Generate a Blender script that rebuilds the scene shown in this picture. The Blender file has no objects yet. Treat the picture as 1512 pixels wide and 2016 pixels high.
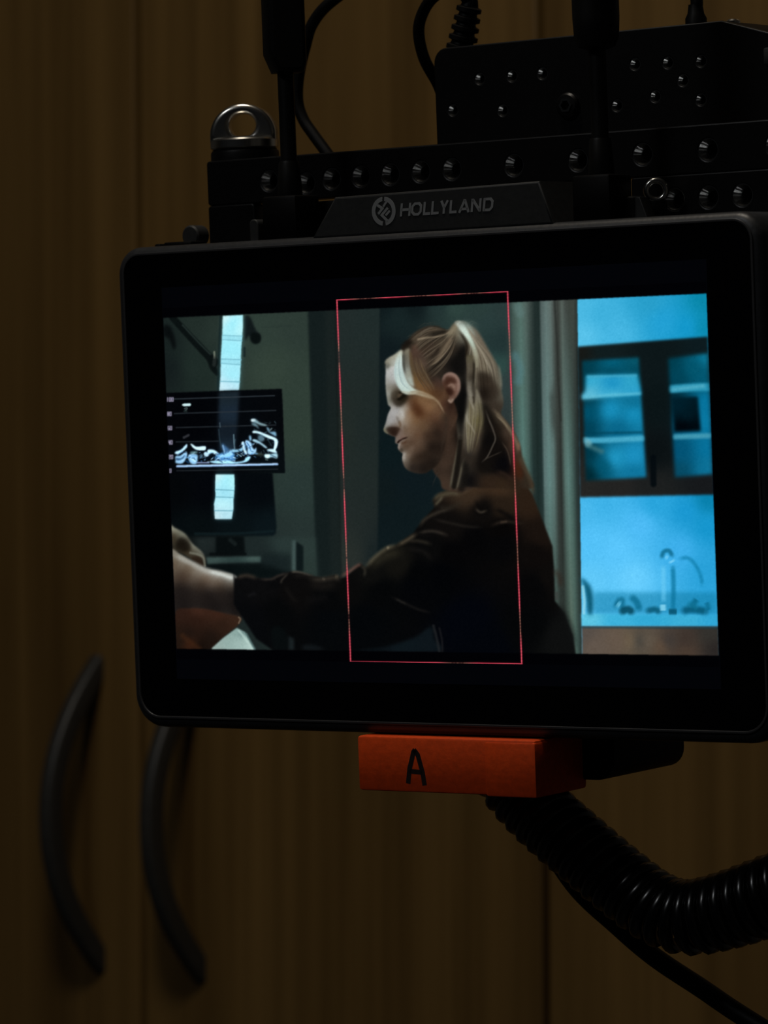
import bpy, bmesh, math, random
import numpy as np
from mathutils import Matrix, Vector

# ------------------------------------------------------------------ camera, world, lights, exposure
scene = bpy.context.scene
COL = scene.collection
random.seed(7)

cam_data = bpy.data.cameras.new('camera')
cam = bpy.data.objects.new('camera', cam_data)
COL.objects.link(cam)
cam.matrix_world = Matrix(((0.766030, 0.004679, 0.642788, 1.060600),
                           (0.642776, 0.003927, -0.766044, -1.263973),
                           (-0.006109, 0.999981, 0.0, 1.350000),
                           (0, 0, 0, 1)))
cam_data.sensor_fit = 'VERTICAL'
cam_data.sensor_height = 36.0
cam_data.lens = 7700.0 / 2016.0 * 36.0
cam_data.clip_start = 0.02
cam_data.dof.use_dof = True
cam_data.dof.focus_distance = 0.900
cam_data.dof.aperture_fstop = 32.0
scene.camera = cam

world = bpy.data.worlds.new('world')
scene.world = world
world.use_nodes = True
world.node_tree.nodes['Background'].inputs['Color'].default_value = (0.75, 0.85, 1.0, 1)
world.node_tree.nodes['Background'].inputs['Strength'].default_value = 0.003

scene.view_settings.view_transform = 'Standard'
scene.view_settings.look = 'None'
scene.view_settings.gamma = 1.0
scene.view_settings.use_curve_mapping = False
scene.view_settings.exposure = 0.0


def area_light(name, loc, target, size, power, color):
    d = bpy.data.lights.new(name, 'AREA')
    d.shape = 'DISK'
    d.size = size
    d.energy = power
    d.color = color
    o = bpy.data.objects.new(name, d)
    COL.objects.link(o)
    o.location = loc
    o.rotation_euler = (Vector(target) - Vector(loc)).to_track_quat('-Z', 'Y').to_euler()
    return o


# ceiling lamp a little in front of the cabinet, and a second one further back in the room
area_light('ceiling_lamp_light', (0.40, -0.72, 2.28), (0.30, -0.35, 1.2), 0.20, 2.7, (1.0, 0.90, 0.76))
area_light('room_lamp_light', (0.30, -1.60, 2.28), (0.45, -0.55, 1.35), 0.26, 1.9, (0.94, 0.97, 1.0))

# ------------------------------------------------------------------ helpers
MM = 0.001


def mat(name, base=(0.5, 0.5, 0.5), rough=0.5, metal=0.0, spec=0.5, coat=0.0):
    m = bpy.data.materials.new(name)
    m.use_nodes = True
    b = m.node_tree.nodes['Principled BSDF']
    b.inputs['Base Color'].default_value = (*base, 1)
    b.inputs['Roughness'].default_value = rough
    b.inputs['Metallic'].default_value = metal
    b.inputs['Specular IOR Level'].default_value = spec
    b.inputs['Coat Weight'].default_value = coat
    return m


def rough_mat(name, base, rough, scale, bump=0.2, var=0.25, metal=0.0, spec=0.5):
    """principled material with procedural colour variation and a fine bump"""
    m = mat(name, base, rough, metal, spec)
    nt = m.node_tree
    b = nt.nodes['Principled BSDF']
    tc = nt.nodes.new('ShaderNodeTexCoord')
    n = nt.nodes.new('ShaderNodeTexNoise')
    n.inputs['Scale'].default_value = scale
    n.inputs['Detail'].default_value = 4
    nt.links.new(tc.outputs['Object'], n.inputs['Vector'])
    r = nt.nodes.new('ShaderNodeValToRGB')
    r.color_ramp.elements[0].position = 0.3
    r.color_ramp.elements[1].position = 0.7
    r.color_ramp.elements[0].color = (*[c * (1 - var) for c in base], 1)
    r.color_ramp.elements[1].color = (*[min(1, c * (1 + var)) for c in base], 1)
    nt.links.new(n.outputs['Fac'], r.inputs['Fac'])
    nt.links.new(r.outputs['Color'], b.inputs['Base Color'])
    bp = nt.nodes.new('ShaderNodeBump')
    bp.inputs['Strength'].default_value = bump
    bp.inputs['Distance'].default_value = 0.0004
    nt.links.new(n.outputs['Fac'], bp.inputs['Height'])
    nt.links.new(bp.outputs['Normal'], b.inputs['Normal'])
    return m


def wood_mat():
    m = mat('walnut_veneer', (0.2, 0.12, 0.05), 0.45, spec=0.35)
    nt = m.node_tree
    b = nt.nodes['Principled BSDF']
    tc = nt.nodes.new('ShaderNodeTexCoord')
    oi = nt.nodes.new('ShaderNodeObjectInfo')
    mul = nt.nodes.new('ShaderNodeMath')
    mul.operation = 'MULTIPLY'
    mul.inputs[1].default_value = 7.3
    nt.links.new(oi.outputs['Random'], mul.inputs[0])
    cmb = nt.nodes.new('ShaderNodeCombineXYZ')
    nt.links.new(mul.outputs[0], cmb.inputs['X'])
    add = nt.nodes.new('ShaderNodeVectorMath')
    nt.links.new(tc.outputs['Object'], add.inputs[0])
    nt.links.new(cmb.outputs[0], add.inputs[1])

    def stretched(sx, sz, detail, rough=0.5):
        mp = nt.nodes.new('ShaderNodeMapping')
        mp.inputs['Scale'].default_value = (sx, sx, sz)
        nt.links.new(add.outputs[0], mp.inputs['Vector'])
        n = nt.nodes.new('ShaderNodeTexNoise')
        n.inputs['Scale'].default_value = 1.0
        n.inputs['Detail'].default_value = detail
        n.inputs['Roughness'].default_value = rough
        nt.links.new(mp.outputs[0], n.inputs['Vector'])
        return n

    def ramp(n, p0, c0, p1, c1):
        r = nt.nodes.new('ShaderNodeValToRGB')
        r.color_ramp.elements[0].position = p0
        r.color_ramp.elements[0].color = (*c0, 1)
        r.color_ramp.elements[1].position = p1
        r.color_ramp.elements[1].color = (*c1, 1)
        nt.links.new(n.outputs['Fac'], r.inputs['Fac'])
        return r
    broad = ramp(stretched(42, 1.3, 3), 0.34, (0.125, 0.072, 0.021), 0.66, (0.225, 0.134, 0.042))
    fine = ramp(stretched(210, 3.5, 4, 0.6), 0.25, (0.78, 0.75, 0.70), 0.7, (1.06, 1.06, 1.06))
    mx = nt.nodes.new('ShaderNodeMix')
    mx.data_type = 'RGBA'
    mx.blend_type = 'MULTIPLY'
    mx.inputs['Factor'].default_value = 0.9
    nt.links.new(broad.outputs['Color'], mx.inputs['A'])
    nt.links.new(fine.outputs['Color'], mx.inputs['B'])
    nt.links.new(mx.outputs['Result'], b.inputs['Base Color'])
    bp = nt.nodes.new('ShaderNodeBump')
    bp.inputs['Strength'].default_value = 0.12
    bp.inputs['Distance'].default_value = 0.0005
    nt.links.new(fine.outputs['Color'], bp.inputs['Height'])
    nt.links.new(bp.outputs['Normal'], b.inputs['Normal'])
    return m


M = dict(
    wood=wood_mat(),
    carcass=rough_mat('dark_carcass', (0.03, 0.022, 0.014), 0.7, 60),
    plaster=rough_mat('wall_plaster', (0.30, 0.29, 0.27), 0.9, 45, 0.3, 0.06),
    ceiling=rough_mat('ceiling_paint', (0.34, 0.34, 0.33), 0.9, 45, 0.2, 0.05),
    floor=rough_mat('floor_vinyl', (0.06, 0.055, 0.05), 0.5, 18, 0.1, 0.3),
    handle=rough_mat('handle_black', (0.034, 0.034, 0.032), 0.42, 300, 0.05, 0.1, spec=0.5),
    shell=rough_mat('monitor_shell', (0.020, 0.021, 0.023), 0.42, 900, 0.12, 0.2),
    glass=mat('screen_glass', (0.0015, 0.0015, 0.002), 0.16, spec=0.35),
    rim=mat('screen_rim', (0.035, 0.035, 0.037), 0.4),
    plate=rough_mat('brand_plate', (0.020, 0.021, 0.021), 0.55, 700, 0.1, 0.15, spec=0.35),
    print=mat('grey_print', (0.24, 0.25, 0.255), 0.6),
    cage=rough_mat('black_anodised', (0.0022, 0.0022, 0.0024), 0.40, 500, 0.06, 0.2, spec=0.25),
    hole=mat('bare_thread', (0.40, 0.40, 0.39), 0.22, metal=1.0),
    plastic=rough_mat('black_plastic', (0.002, 0.002, 0.0022), 0.5, 500, 0.1, 0.2, spec=0.12),
    antenna=rough_mat('antenna_plastic', (0.006, 0.006, 0.0055), 0.45, 400, 0.08, 0.2, spec=0.25),
    rubber=rough_mat('cable_rubber', (0.003, 0.003, 0.003), 0.5, 300, 0.1, 0.2, spec=0.15),
    coil=mat('coil_jacket', (0.002, 0.002, 0.002), 0.27, spec=0.65),
    chrome=mat('polished_steel', (0.70, 0.68, 0.63), 0.22, metal=1.0),
    steel=mat('stand_steel', (0.05, 0.05, 0.05), 0.35, metal=0.9),
    tape=rough_mat('orange_cloth_tape', (0.86, 0.082, 0.008), 0.6, 700, 0.15, 0.10, spec=0.25),
    ink=mat('marker_ink', (0.012, 0.004, 0.003), 0.6),
    diffuser=mat('lamp_diffuser', (0.7, 0.7, 0.66), 0.6),
)


def link(name, mesh, m=None, parent=None, smooth=None):
    o = bpy.data.objects.new(name, mesh)
    COL.objects.link(o)
    if m is not None:
        mesh.materials.clear()
        mesh.materials.append(m)
    if parent is not None:
        o.parent = parent
    if smooth is not None:
        mesh.polygons.foreach_set('use_smooth', [True] * len(mesh.polygons))
        if smooth < 180:
            mesh.set_sharp_from_angle(angle=math.radians(smooth))
    return o


def tag(o, label, cat, group=None):
    o['label'] = label
    o['category'] = cat
    if group:
        o['group'] = group
    return o


def structure(o, label=None):
    o['kind'] = 'structure'
    if label:
        o['label'] = label
    return o


def from_bm(bm, name='mesh'):
    me = bpy.data.meshes.new(name)
    bmesh.ops.recalc_face_normals(bm, faces=bm.faces)
    bm.to_mesh(me)
    bm.free()
    return me


def box_mesh(x0, x1, y0, y1, z0, z1, bevel=0.0, seg=2):
    bm = bmesh.new()
    bmesh.ops.create_cube(bm, size=1.0)
    for v in bm.verts:
        v.co = Vector(((x0 + x1) / 2 + v.co.x * (x1 - x0), (y0 + y1) / 2 + v.co.y * (y1 - y0),
                       (z0 + z1) / 2 + v.co.z * (z1 - z0)))
    if bevel > 0:
        bmesh.ops.bevel(bm, geom=bm.edges[:], offset=bevel, segments=seg, profile=0.5, affect='EDGES')
    return from_bm(bm)


def catmull(pts, n=8, closed=False):
    P = [Vector(p) for p in pts]
    out = []
    N = len(P)
    rng = range(N) if closed else range(N - 1)
    for i in rng:
        if closed:
            a, b, c, d = P[(i - 1) % N], P[i], P[(i + 1) % N], P[(i + 2) % N]
        else:
            b, c = P[i], P[i + 1]
            a = P[i - 1] if i > 0 else b + (b - c)
            d = P[i + 2] if i + 2 < N else c + (c - b)
        for k in range(n):
            t = k / n
            out.append(0.5 * ((2 * b) + (c - a) * t + (2 * a - 5 * b + 4 * c - d) * t * t
                              + (3 * b - a - 3 * c + d) * t ** 3))
    if not closed:
        out.append(P[-1])
    return out


def frames(path):
    """parallel transport frames along a path"""
    T = []
    for i in range(len(path)):
        a = path[max(0, i - 1)]
        b = path[min(len(path) - 1, i + 1)]
        T.append((b - a).normalized())
    ref = Vector((0, 0, 1)) if abs(T[0].z) < 0.9 else Vector((1, 0, 0))
    n = (ref - T[0] * ref.dot(T[0])).normalized()
    F = []
    for i, t in enumerate(T):
        n = (n - t * n.dot(t)).normalized()
        F.append((t, n, t.cross(n)))
    return F


def sweep_mesh(path, section, radii=None, flat_ref=None):
    """sweep a closed 2-D section along a path; caps at both ends"""
    F = frames(path)
    bm = bmesh.new()
    rings = []
    for i, p in enumerate(path):
        t, n, b = F[i]
        if flat_ref is not None:
            b = t.cross(Vector(flat_ref)).normalized()
            n = b.cross(t)
        k = radii[i] if radii else 1.0
        rings.append([bm.verts.new(p + n * (s[0] * k) + b * (s[1] * k)) for s in section])
    m = len(section)
    for i in range(len(rings) - 1):
        for j in range(m):
            bm.faces.new((rings[i][j], rings[i][(j + 1) % m], rings[i + 1][(j + 1) % m], rings[i + 1][j]))
    bm.faces.new(rings[0][::-1])
    bm.faces.new(rings[-1])
    return from_bm(bm)


def circle(r, n=12):
    return [(r * math.cos(2 * math.pi * i / n), r * math.sin(2 * math.pi * i / n)) for i in range(n)]


def rect_section(w, h, r, n=3):
    return rounded_rect(-w / 2, w / 2, -h / 2, h / 2, r, n)


def rounded_rect(x0, x1, y0, y1, r, n=5):
    """r may be a number or four radii: lower left, lower right, upper right, upper left"""
    rr = r if isinstance(r, (tuple, list)) else (r,) * 4
    cs = ((x0 + rr[0], y0 + rr[0], 180, rr[0]), (x1 - rr[1], y0 + rr[1], 270, rr[1]),
          (x1 - rr[2], y1 - rr[2], 0, rr[2]), (x0 + rr[3], y1 - rr[3], 90, rr[3]))
    out = []
    for cx, cy, a0, q in cs:
        for k in range(n + 1):
            a = math.radians(a0 + 90 * k / n)
            out.append((cx + q * math.cos(a), cy + q * math.sin(a)))
    return out


def lathe_mesh(profile, n=24, axis='Y'):
    """profile = [(radius, height)]; turned about local axis"""
    bm = bmesh.new()
    rings = []
    for r, h in profile:
        ring = []
        for i in range(n):
            a = 2 * math.pi * i / n
            c, s = r * math.cos(a), r * math.sin(a)
            co = {'Y': (c, h, s), 'Z': (c, s, h), 'X': (h, c, s)}[axis]
            ring.append(bm.verts.new(co))
        rings.append(ring)
    for i in range(len(rings) - 1):
        for j in range(n):
            bm.faces.new((rings[i][j], rings[i][(j + 1) % n], rings[i + 1][(j + 1) % n], rings[i + 1][j]))
    bm.faces.new(rings[0][::-1])
    bm.faces.new(rings[-1])
    return from_bm(bm)


def slab_mesh(outlines, w0, w1, bevel=0.0, res=2, fill='BOTH'):
    """extruded plate from closed 2-D outlines (inner ones are holes), between depths w0 < w1"""
    cu = bpy.data.curves.new('slab', 'CURVE')
    cu.dimensions = '2D'
    cu.fill_mode = fill
    cu.extrude = max(1e-7, (w1 - w0) / 2 - bevel)
    cu.bevel_depth = bevel
    cu.bevel_resolution = res
    cu.offset = -bevel
    for pts in outlines:
        s = cu.splines.new('POLY')
        s.points.add(len(pts) - 1)
        for p, q in zip(s.points, pts):
            p.co = (q[0], q[1], 0, 1)
        s.use_cyclic_u = True
    ob = bpy.data.objects.new('slab', cu)
    COL.objects.link(ob)
    dg = bpy.context.evaluated_depsgraph_get()
    dg.update()
    me = bpy.data.meshes.new_from_object(ob.evaluated_get(dg))
    bpy.data.objects.remove(ob)
    bpy.data.curves.remove(cu)
    me.transform(Matrix.Translation((0, 0, (w0 + w1) / 2)))
    return me


def scaled(me, k=MM):
    me.transform(Matrix.Scale(k, 4))
    return me


def cut_vert(me, v):
    me.transform(Matrix.Translation(v))
    return me


# ------------------------------------------------------------------ the room
structure(link('floor', box_mesh(-1.8, 2.2, -2.6, 0.60, -0.05, 0.0), M['floor']))
structure(link('ceiling', box_mesh(-1.8, 2.2, -2.6, 0.60, 2.5, 2.55), M['ceiling']))
structure(link('wall_back', box_mesh(-1.8, 2.2, 0.60, 0.66, -0.05, 2.55), M['plaster']))
structure(link('wall_left', box_mesh(-1.86, -1.8, -2.6, 0.66, -0.05, 2.55), M['plaster']))
structure(link('wall_right', box_mesh(2.2, 2.26, -2.6, 0.66, -0.05, 2.55), M['plaster']))


def ceiling_lamp(name, label, x, y):
    t = bpy.data.objects.new(name, None)
    COL.objects.link(t)
    t.location = (x, y, 2.5)
    tag(t, label, 'lamp')
    link('rose', lathe_mesh([(0.07, -0.03), (0.075, -0.012), (0.075, 0.0)], 32, 'Z'), M['steel'], t, 40)
    link('stem', lathe_mesh([(0.009, -0.15), (0.009, -0.03)], 12, 'Z'), M['steel'], t, 60)
    link('shade', lathe_mesh([(0.17, -0.17), (0.175, -0.165), (0.16, -0.15), (0.02, -0.145)], 40, 'Z'),
         M['diffuser'], t, 40)
    return t


ceiling_lamp('ceiling_lamp', 'steel ceiling lamp hanging nearest the wooden cabinet', 0.40, -0.72)
ceiling_lamp('ceiling_lamp', 'steel ceiling lamp hanging further from the wooden cabinet', 0.30, -1.60)

# ------------------------------------------------------------------ wooden cabinet
cab = bpy.data.objects.new('cabinet', None)
COL.objects.link(cab)
cab.location = (0, 0, 0)
tag(cab, 'tall brown wood-veneer cabinet with flush doors and curved black handles behind the monitor', 'cabinet')
SEAMS = [-0.594, -0.368, -0.142, 0.0844, 0.3104, 0.5364]
link('carcass', box_mesh(-0.60, 0.542, 0.019, 0.58, 0.0, 2.30), M['carcass'], cab)
link('plinth', box_mesh(-0.594, 0.536, 0.010, 0.019, 0.0, 0.08), M['carcass'], cab)


def bow_handle(parent, x, z0, z1):
    n = 28
    pts = []
    for i in range(n + 1):
        a = -1 + 2 * i / n
        pts.append(Vector((0, -0.0325 * (1 - abs(a) ** 2.1) + 0.002, (z0 + z1) / 2 + a * (z1 - z0) / 2)))
    sec = rect_section(0.0072, 0.0105, 0.0022, 3)
    me = sweep_mesh(pts, sec, None, flat_ref=(1, 0, 0))
    o = link('handle', me, M['handle'], parent, 40)
    o['label'] = 'curved black bow handle'
    o.location = (x, 0, 0)
    return o


for i in range(len(SEAMS) - 1):
    xa, xb = SEAMS[i] + 0.0019, SEAMS[i + 1] - 0.0019
    d = link('door', box_mesh(xa - (xa + xb) / 2, xb - (xa + xb) / 2, 0.0, 0.0188, 0.085, 2.295, 0.0012, 2),
             M['wood'], cab)
    d.location = ((xa + xb) / 2, 0, 0)
    hx = {1: xb - (xa + xb) / 2 - 0.0245, 2: xa - (xa + xb) / 2 + 0.033,
          3: xb - (xa + xb) / 2 - 0.0245, 4: xa - (xa + xb) / 2 + 0.033}.get(i)
    if hx is not None:
        bow_handle(d, hx, 1.1475, 1.2830)

# ------------------------------------------------------------------ the monitor rig
# rig space: x right along the screen, y up, z out of the screen; millimetres before scaling
RIG = Matrix(((0.995764, 0.000904, 0.091937, 0.488802),
              (0.091865, -0.050577, -0.994486, -0.566411),
              (0.003751, 0.998720, -0.050445, 1.357446),
              (0, 0, 0, 1)))


def rig_thing(name, label, cat, base, group=None):
    t = bpy.data.objects.new(name, None)
    COL.objects.link(t)
    t.matrix_world = RIG @ Matrix.Translation(Vector(base) * MM)
    t['base'] = base
    tag(t, label, cat, group)
    return t


def part(name, me, m, parent, smooth=35):
    """a part given in rig millimetres, hung on its thing (or on a part of a thing)"""
    root = parent
    while root.parent is not None:
        root = root.parent
    b = Vector(root['base'])
    me.transform(Matrix.Translation(-b))
    scaled(me)
    return link(name, me, m, parent, smooth)


def at(me, x, y, z, rot=None):
    if rot is not None:
        me.transform(rot)
    me.transform(Matrix.Translation((x, y, z)))
    return me


def rig_box(x0, x1, y0, y1, z0, z1, b=0.4):
    return box_mesh(x0, x1, y0, y1, z0, z1, b, 2)


def arc_pts(cx, cy, r, a0, a1, n):
    return [(cx + r * math.cos(math.radians(a0 + (a1 - a0) * i / n)),
             cy + r * math.sin(math.radians(a0 + (a1 - a0) * i / n))) for i in range(n + 1)]


def stroke_outline(pts, w):
    """flat outline (left side, then right side back) of a mitred polyline stroke"""
    P = [Vector((p[0], p[1])) for p in pts]
    L, Rr = [], []
    for i, p in enumerate(P):
        d0 = (p - P[i - 1]).normalized() if i > 0 else (P[1] - p).normalized()
        d1 = (P[i + 1] - p).normalized() if i < len(P) - 1 else d0
        n0 = Vector((-d0.y, d0.x))
        n1 = Vector((-d1.y, d1.x))
        m = (n0 + n1).normalized()
        k = w / 2 / max(0.4, m.dot(n0))
        L.append(p + m * k)
        Rr.append(p - m * k)
    return [(q.x, q.y) for q in L] + [(q.x, q.y) for q in reversed(Rr)]


def strokes_mesh(paths, w0, w1):
    bm = bmesh.new()
    for path, w in paths:
        P = stroke_outline(path, w)
        N, n = len(P), len(P) // 2
        top = [bm.verts.new((x, y, w1)) for x, y in P]
        bot = [bm.verts.new((x, y, w0)) for x, y in P]
        for k in range(n - 1):
            bm.faces.new((top[k], top[k + 1], top[N - 2 - k], top[N - 1 - k]))
        for k in range(N):
            bm.faces.new((bot[k], bot[(k + 1) % N], top[(k + 1) % N], top[k]))
    return from_bm(bm)


mon = rig_thing('field_monitor', 'black on-camera field monitor with lit screen showing a blonde woman in profile',
                'monitor', (0, -59.2, -12))
housing = part('housing', slab_mesh([rounded_rect(-89.6, 89.6, -59.3, 57.4, (8, 8, 6.5, 6.5), 8)], -25, 0.0, 2.3, 4),
               M['shell'], mon, 60)
rimo = rounded_rect(-87.4, 87.4, -57.0, 55.9, (6.2, 6.2, 5, 5), 8)
rimi = rounded_rect(-86.8, 86.8, -56.4, 55.3, (5.6, 5.6, 4.4, 4.4), 8)
part('screen_rim', slab_mesh([rimo, rimi], -0.6, 0.35, 0.12, 2), M['rim'], mon, 40)
glass = part('screen_glass', slab_mesh([rimi], -0.8, 0.05), M['glass'], mon, 30)
glass['label'] = 'glossy black screen glass'

# top edge details of the monitor
part('button', rig_box(-80, -71.5, 57.0, 58.4, -13, -7, 0.4), M['plastic'], mon)
part('button', rig_box(-83.6, -81.8, 57.0, 58.2, -12, -8, 0.4), M['plastic'], mon)
part('locking_post', slab_mesh([rounded_rect(-53.4, -50.8, 57.0, 62.6, (0.2, 0.2, 1.2, 1.0), 4)], -10, -6.5, 0.3, 2),
     M['plate'], mon)
part('thumb_wheel', at(lathe_mesh([(2.2, -2.4), (2.6, -2.0), (2.6, 2.0), (2.2, 2.4)], 20, 'Z'), -78.4, 60.0, -18),
     M['plate'], mon)
part('antenna_socket', at(lathe_mesh([(2.6, 0), (2.6, 5.2), (2.1, 5.6)], 20, 'Y'), 49.8, 57.0, -12), M['plate'], mon)
part('wedge', slab_mesh([[(51.6, 57.0), (55.2, 57.0), (53.2, 62.2), (52.0, 62.4)]], -14, -10, 0.2, 1), M['plate'], mon)

# brand plate with logo and lettering
bp = part('brand_plate', slab_mesh([[(-31.2, 57.0), (35.8, 57.0), (32.4, 66.9), (-24.3, 66.3)]], -16, -1.0, 0.55, 2),
          M['plate'], mon, 30)
logo = []
ring = [arc_pts(-10.4, 62.3, 3.35, 96, 262, 20) + arc_pts(-10.4, 62.3, 2.35, 262, 96, 20),
        arc_pts(-10.4, 62.3, 3.35, -82, 84, 20) + arc_pts(-10.4, 62.3, 2.35, 84, -82, 20)]
emb_me = slab_mesh(ring, -1.05, -0.9)
emb = part('logo', emb_me, M['print'], bp, None)
bars = part('logo_bars', strokes_mesh([([(-12.3, 63.9), (-10.75, 62.95), (-11.95, 61.75)], 0.62), ([(-10.5, 63.35), (-9.5, 64.5)], 0.55),
                                       ([(-9.25, 63.0), (-11.0, 61.45), (-9.9, 60.4), (-9.3, 59.9)], 0.62),
                                       ([(-8.75, 62.3), (-9.9, 61.3)], 0.55)], -1.05, -0.9), M['print'], bp, None)
emb['label'] = 'grey round logo of a split ring with two hooked bars'


def letter_paths(ch, x0, x1):
    """stroke paths in a unit-height box from x0 to x1"""
    s = 0.09
    a, b, m = x0 + s, x1 - s, (x0 + x1) / 2
    t, d = 1 - s, s
    c = 0.2
    return {
        'H': [[(a, 0), (a, 1)], [(b, 0), (b, 1)], [(a, .5), (b, .5)]],
        'O': [[(m, d), (a + c, d), (a, d + c), (a, t - c), (a + c, t), (m, t)],
              [(m, t), (b - c, t), (b, t - c), (b, d + c), (b - c, d), (m, d)]],
        'L': [[(a, 1), (a, d), (x1, d)]],
        'Y': [[(a, 1), (m, .45), (m, 0)], [(b, 1), (m, .45)]],
        'A': [[(x0 + .07, 0), (m, .97)], [(x1 - .07, 0), (m, .97)], [(x0 + .16, .27), (x1 - .16, .27)]],
        'N': [[(a, 0), (a, 1)], [(a, .95), (b, .05)], [(b, 0), (b, 1)]],
        'D': [[(a, 0), (a, 1)], [(a, t), (b - c, t), (b, t - c), (b, d + c), (b - c, d), (a, d)]],
    }[ch]


def word_mesh(word, spans, u0, du, v0, h, w0, w1):
    bm = bmesh.new()
    for ch, (xa, xb) in zip(word, spans):
        xa, xb = (u0 + xa * du) / h, (u0 + xb * du) / h
        for path in letter_paths(ch, xa, xb):
            o = stroke_outline(path, 0.2)
            n = len(o) // 2
            P = [((x + 0.14 * (y - 0.5)) * h, v0 + y * h) for x, y in o]
            top = [bm.verts.new((x, y, w1)) for x, y in P]
            bot = [bm.verts.new((x, y, w0)) for x, y in P]
            N = len(P)
            for k in range(n - 1):
                bm.faces.new((top[k], top[k + 1], top[N - 2 - k], top[N - 1 - k]))
            for k in range(N):
                bm.faces.new((bot[k], bot[(k + 1) % N], top[(k + 1) % N], top[k]))
    return from_bm(bm)


SP = [(318, 395), (400, 478), (490, 542), (550, 606), (612, 674), (685, 738), (752, 832), (842, 915), (930, 1003)]
SP = [((a - 318) / 685, (b - 318) / 685) for a, b in SP]
txt = part('lettering', word_mesh('HOLLYLAND', SP, -5.7, 25.6, 60.85, 3.0, -1.05, -0.9), M['print'], bp, None)
txt['label'] = 'grey slanted capital lettering HOLLYLAND'


part('antenna_bracket', rig_box(-54, -30, 57.0, 66.4, -24, -16.5, 0.5), M['plastic'], mon)

# two antennas screwed to the top of the monitor
def antenna(u, w, turn, blade_w, blade_t, shaped):
    base = part('antenna', rig_box(u - 5.0, u + 5.0, 57.0, 67.6, w - 5, w + 5, 0.7), M['plastic'], mon)
    base['label'] = 'black stub antenna with thin stem and thick blade'
    part('collar', at(lathe_mesh([(2.9, 67.6), (3.0, 68.0), (2.5, 75.2), (2.3, 75.9)], 20), u, 0, w), M['antenna'], base)
    part('stem', at(lathe_mesh([(1.95, 75.8), (1.95, 98.5)], 20), u, 0, w), M['antenna'], base)
    if shaped == 'blade':
        out = [(-blade_w * .30, 96.8), (blade_w * .42, 96.8), (blade_w * .5, 99), (blade_w * .5, 170), (0, 176),
               (-blade_w * .5, 170), (-blade_w * .5, 101.2)]
        me = slab_mesh([out], -blade_t / 2, blade_t / 2, 1.2, 1)
    else:
        prof = [(1.9, 95.6), (4.2, 96.4), (5.1, 98.6), (5.35, 103), (5.35, 170), (4, 175)]
        me = lathe_mesh(prof, 28)
    part('blade', at(me, u, 0, w, Matrix.Rotation(math.radians(turn), 4, 'Y')), M['antenna'], base, 30)


antenna(-42.1, -8, 50, 9.2, 8.0, 'blade')
antenna(44.6, -8, 0, 0, 0, 'round')

# ------------------------------------------------------------------ drilled mounting plate (cage) behind the monitor
plate = rig_thing('mounting_cage', 'black metal cheese plate cage with rows of threaded holes behind the monitor',
                  'camera cage', (0, -55, -28))


def ring_mesh(prof, n=20):
    """closed ring turned about z from a closed (radius, z) profile"""
    bm = bmesh.new()
    R = [[bm.verts.new((r * math.cos(2 * math.pi * i / n), r * math.sin(2 * math.pi * i / n), z)) for r, z in prof]
         for i in range(n)]
    m = len(prof)
    for i in range(n):
        for j in range(m):
            bm.faces.new((R[i][j], R[i][(j + 1) % m], R[(i + 1) % n][(j + 1) % m], R[(i + 1) % n][j]))
    return from_bm(bm)


ROW = [(-60.6, 72.6), (-49.5, 71.4), (-41.9, 72.0), (-33.3, 72.1), (-24.7, 72.1), (-15.9, 72.2), (-7.0, 72.3), (10.4, 72.2),
       (28.0, 72.3), (45.4, 72.6), (62.6, 72.6), (80.0, 72.6)]
LOW = [(53.4, 61.9), (62.3, 61.9), (71.1, 61.9), (80.0, 61.9)]
HR = 2.55


def hole_outline(c, r=HR, n=20):
    return [(c[0] + r * math.cos(-2 * math.pi * i / n), c[1] + r * math.sin(-2 * math.pi * i / n)) for i in range(n)]


bar = part('top_bar', slab_mesh([rounded_rect(-79.6, 96, 67.4, 78.4, 0.8, 3)] + [hole_outline(c) for c in ROW],
                                -29, -25, 0.35, 1), M['cage'], plate, 30)
side_r = part('side_plate', slab_mesh([rounded_rect(42, 96, -55, 67.4, 0.8, 3)] + [hole_outline(c) for c in LOW],
                                      -29, -25, 0.35, 1), M['cage'], plate, 30)
part('side_plate', slab_mesh([rounded_rect(-79.6, -65.5, -55, 67.4, 0.8, 3)], -29, -25.0, 0.35, 1), M['cage'], plate, 30)
part('top_flange', rig_box(-24.4, 96, 76.6, 78.35, -84, -29, 0.3), M['cage'], plate)
part('top_flange', rig_box(-79.6, -62, 76.6, 78.35, -45, -29, 0.3), M['cage'], plate)
part('back_web', rig_box(42, 96, 50, 67.3, -31.5, -29, 0.2), M['cage'], plate)
part('back_web', rig_box(-79.6, 96, 67.4, 76.6, -31.5, -29, 0.2), M['cage'], plate)

ins = ring_mesh([(HR + 0.25, -0.15), (HR + 0.25, -3.6), (1.4, -3.6), (1.4, -2.15), (HR - 0.1, -0.15)], 20)
ins.materials.append(M['hole'])
ins.transform(Matrix.Scale(MM, 4))
for c in ROW + LOW:
    owner = bar if c in ROW else side_r
    o = bpy.data.objects.new('threaded_hole', ins)
    COL.objects.link(o)
    o.parent = owner
    o.location = ((c[0] - plate['base'][0]) * MM, (c[1] - plate['base'][1]) * MM, (-25.0 - plate['base'][2]) * MM)


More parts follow.
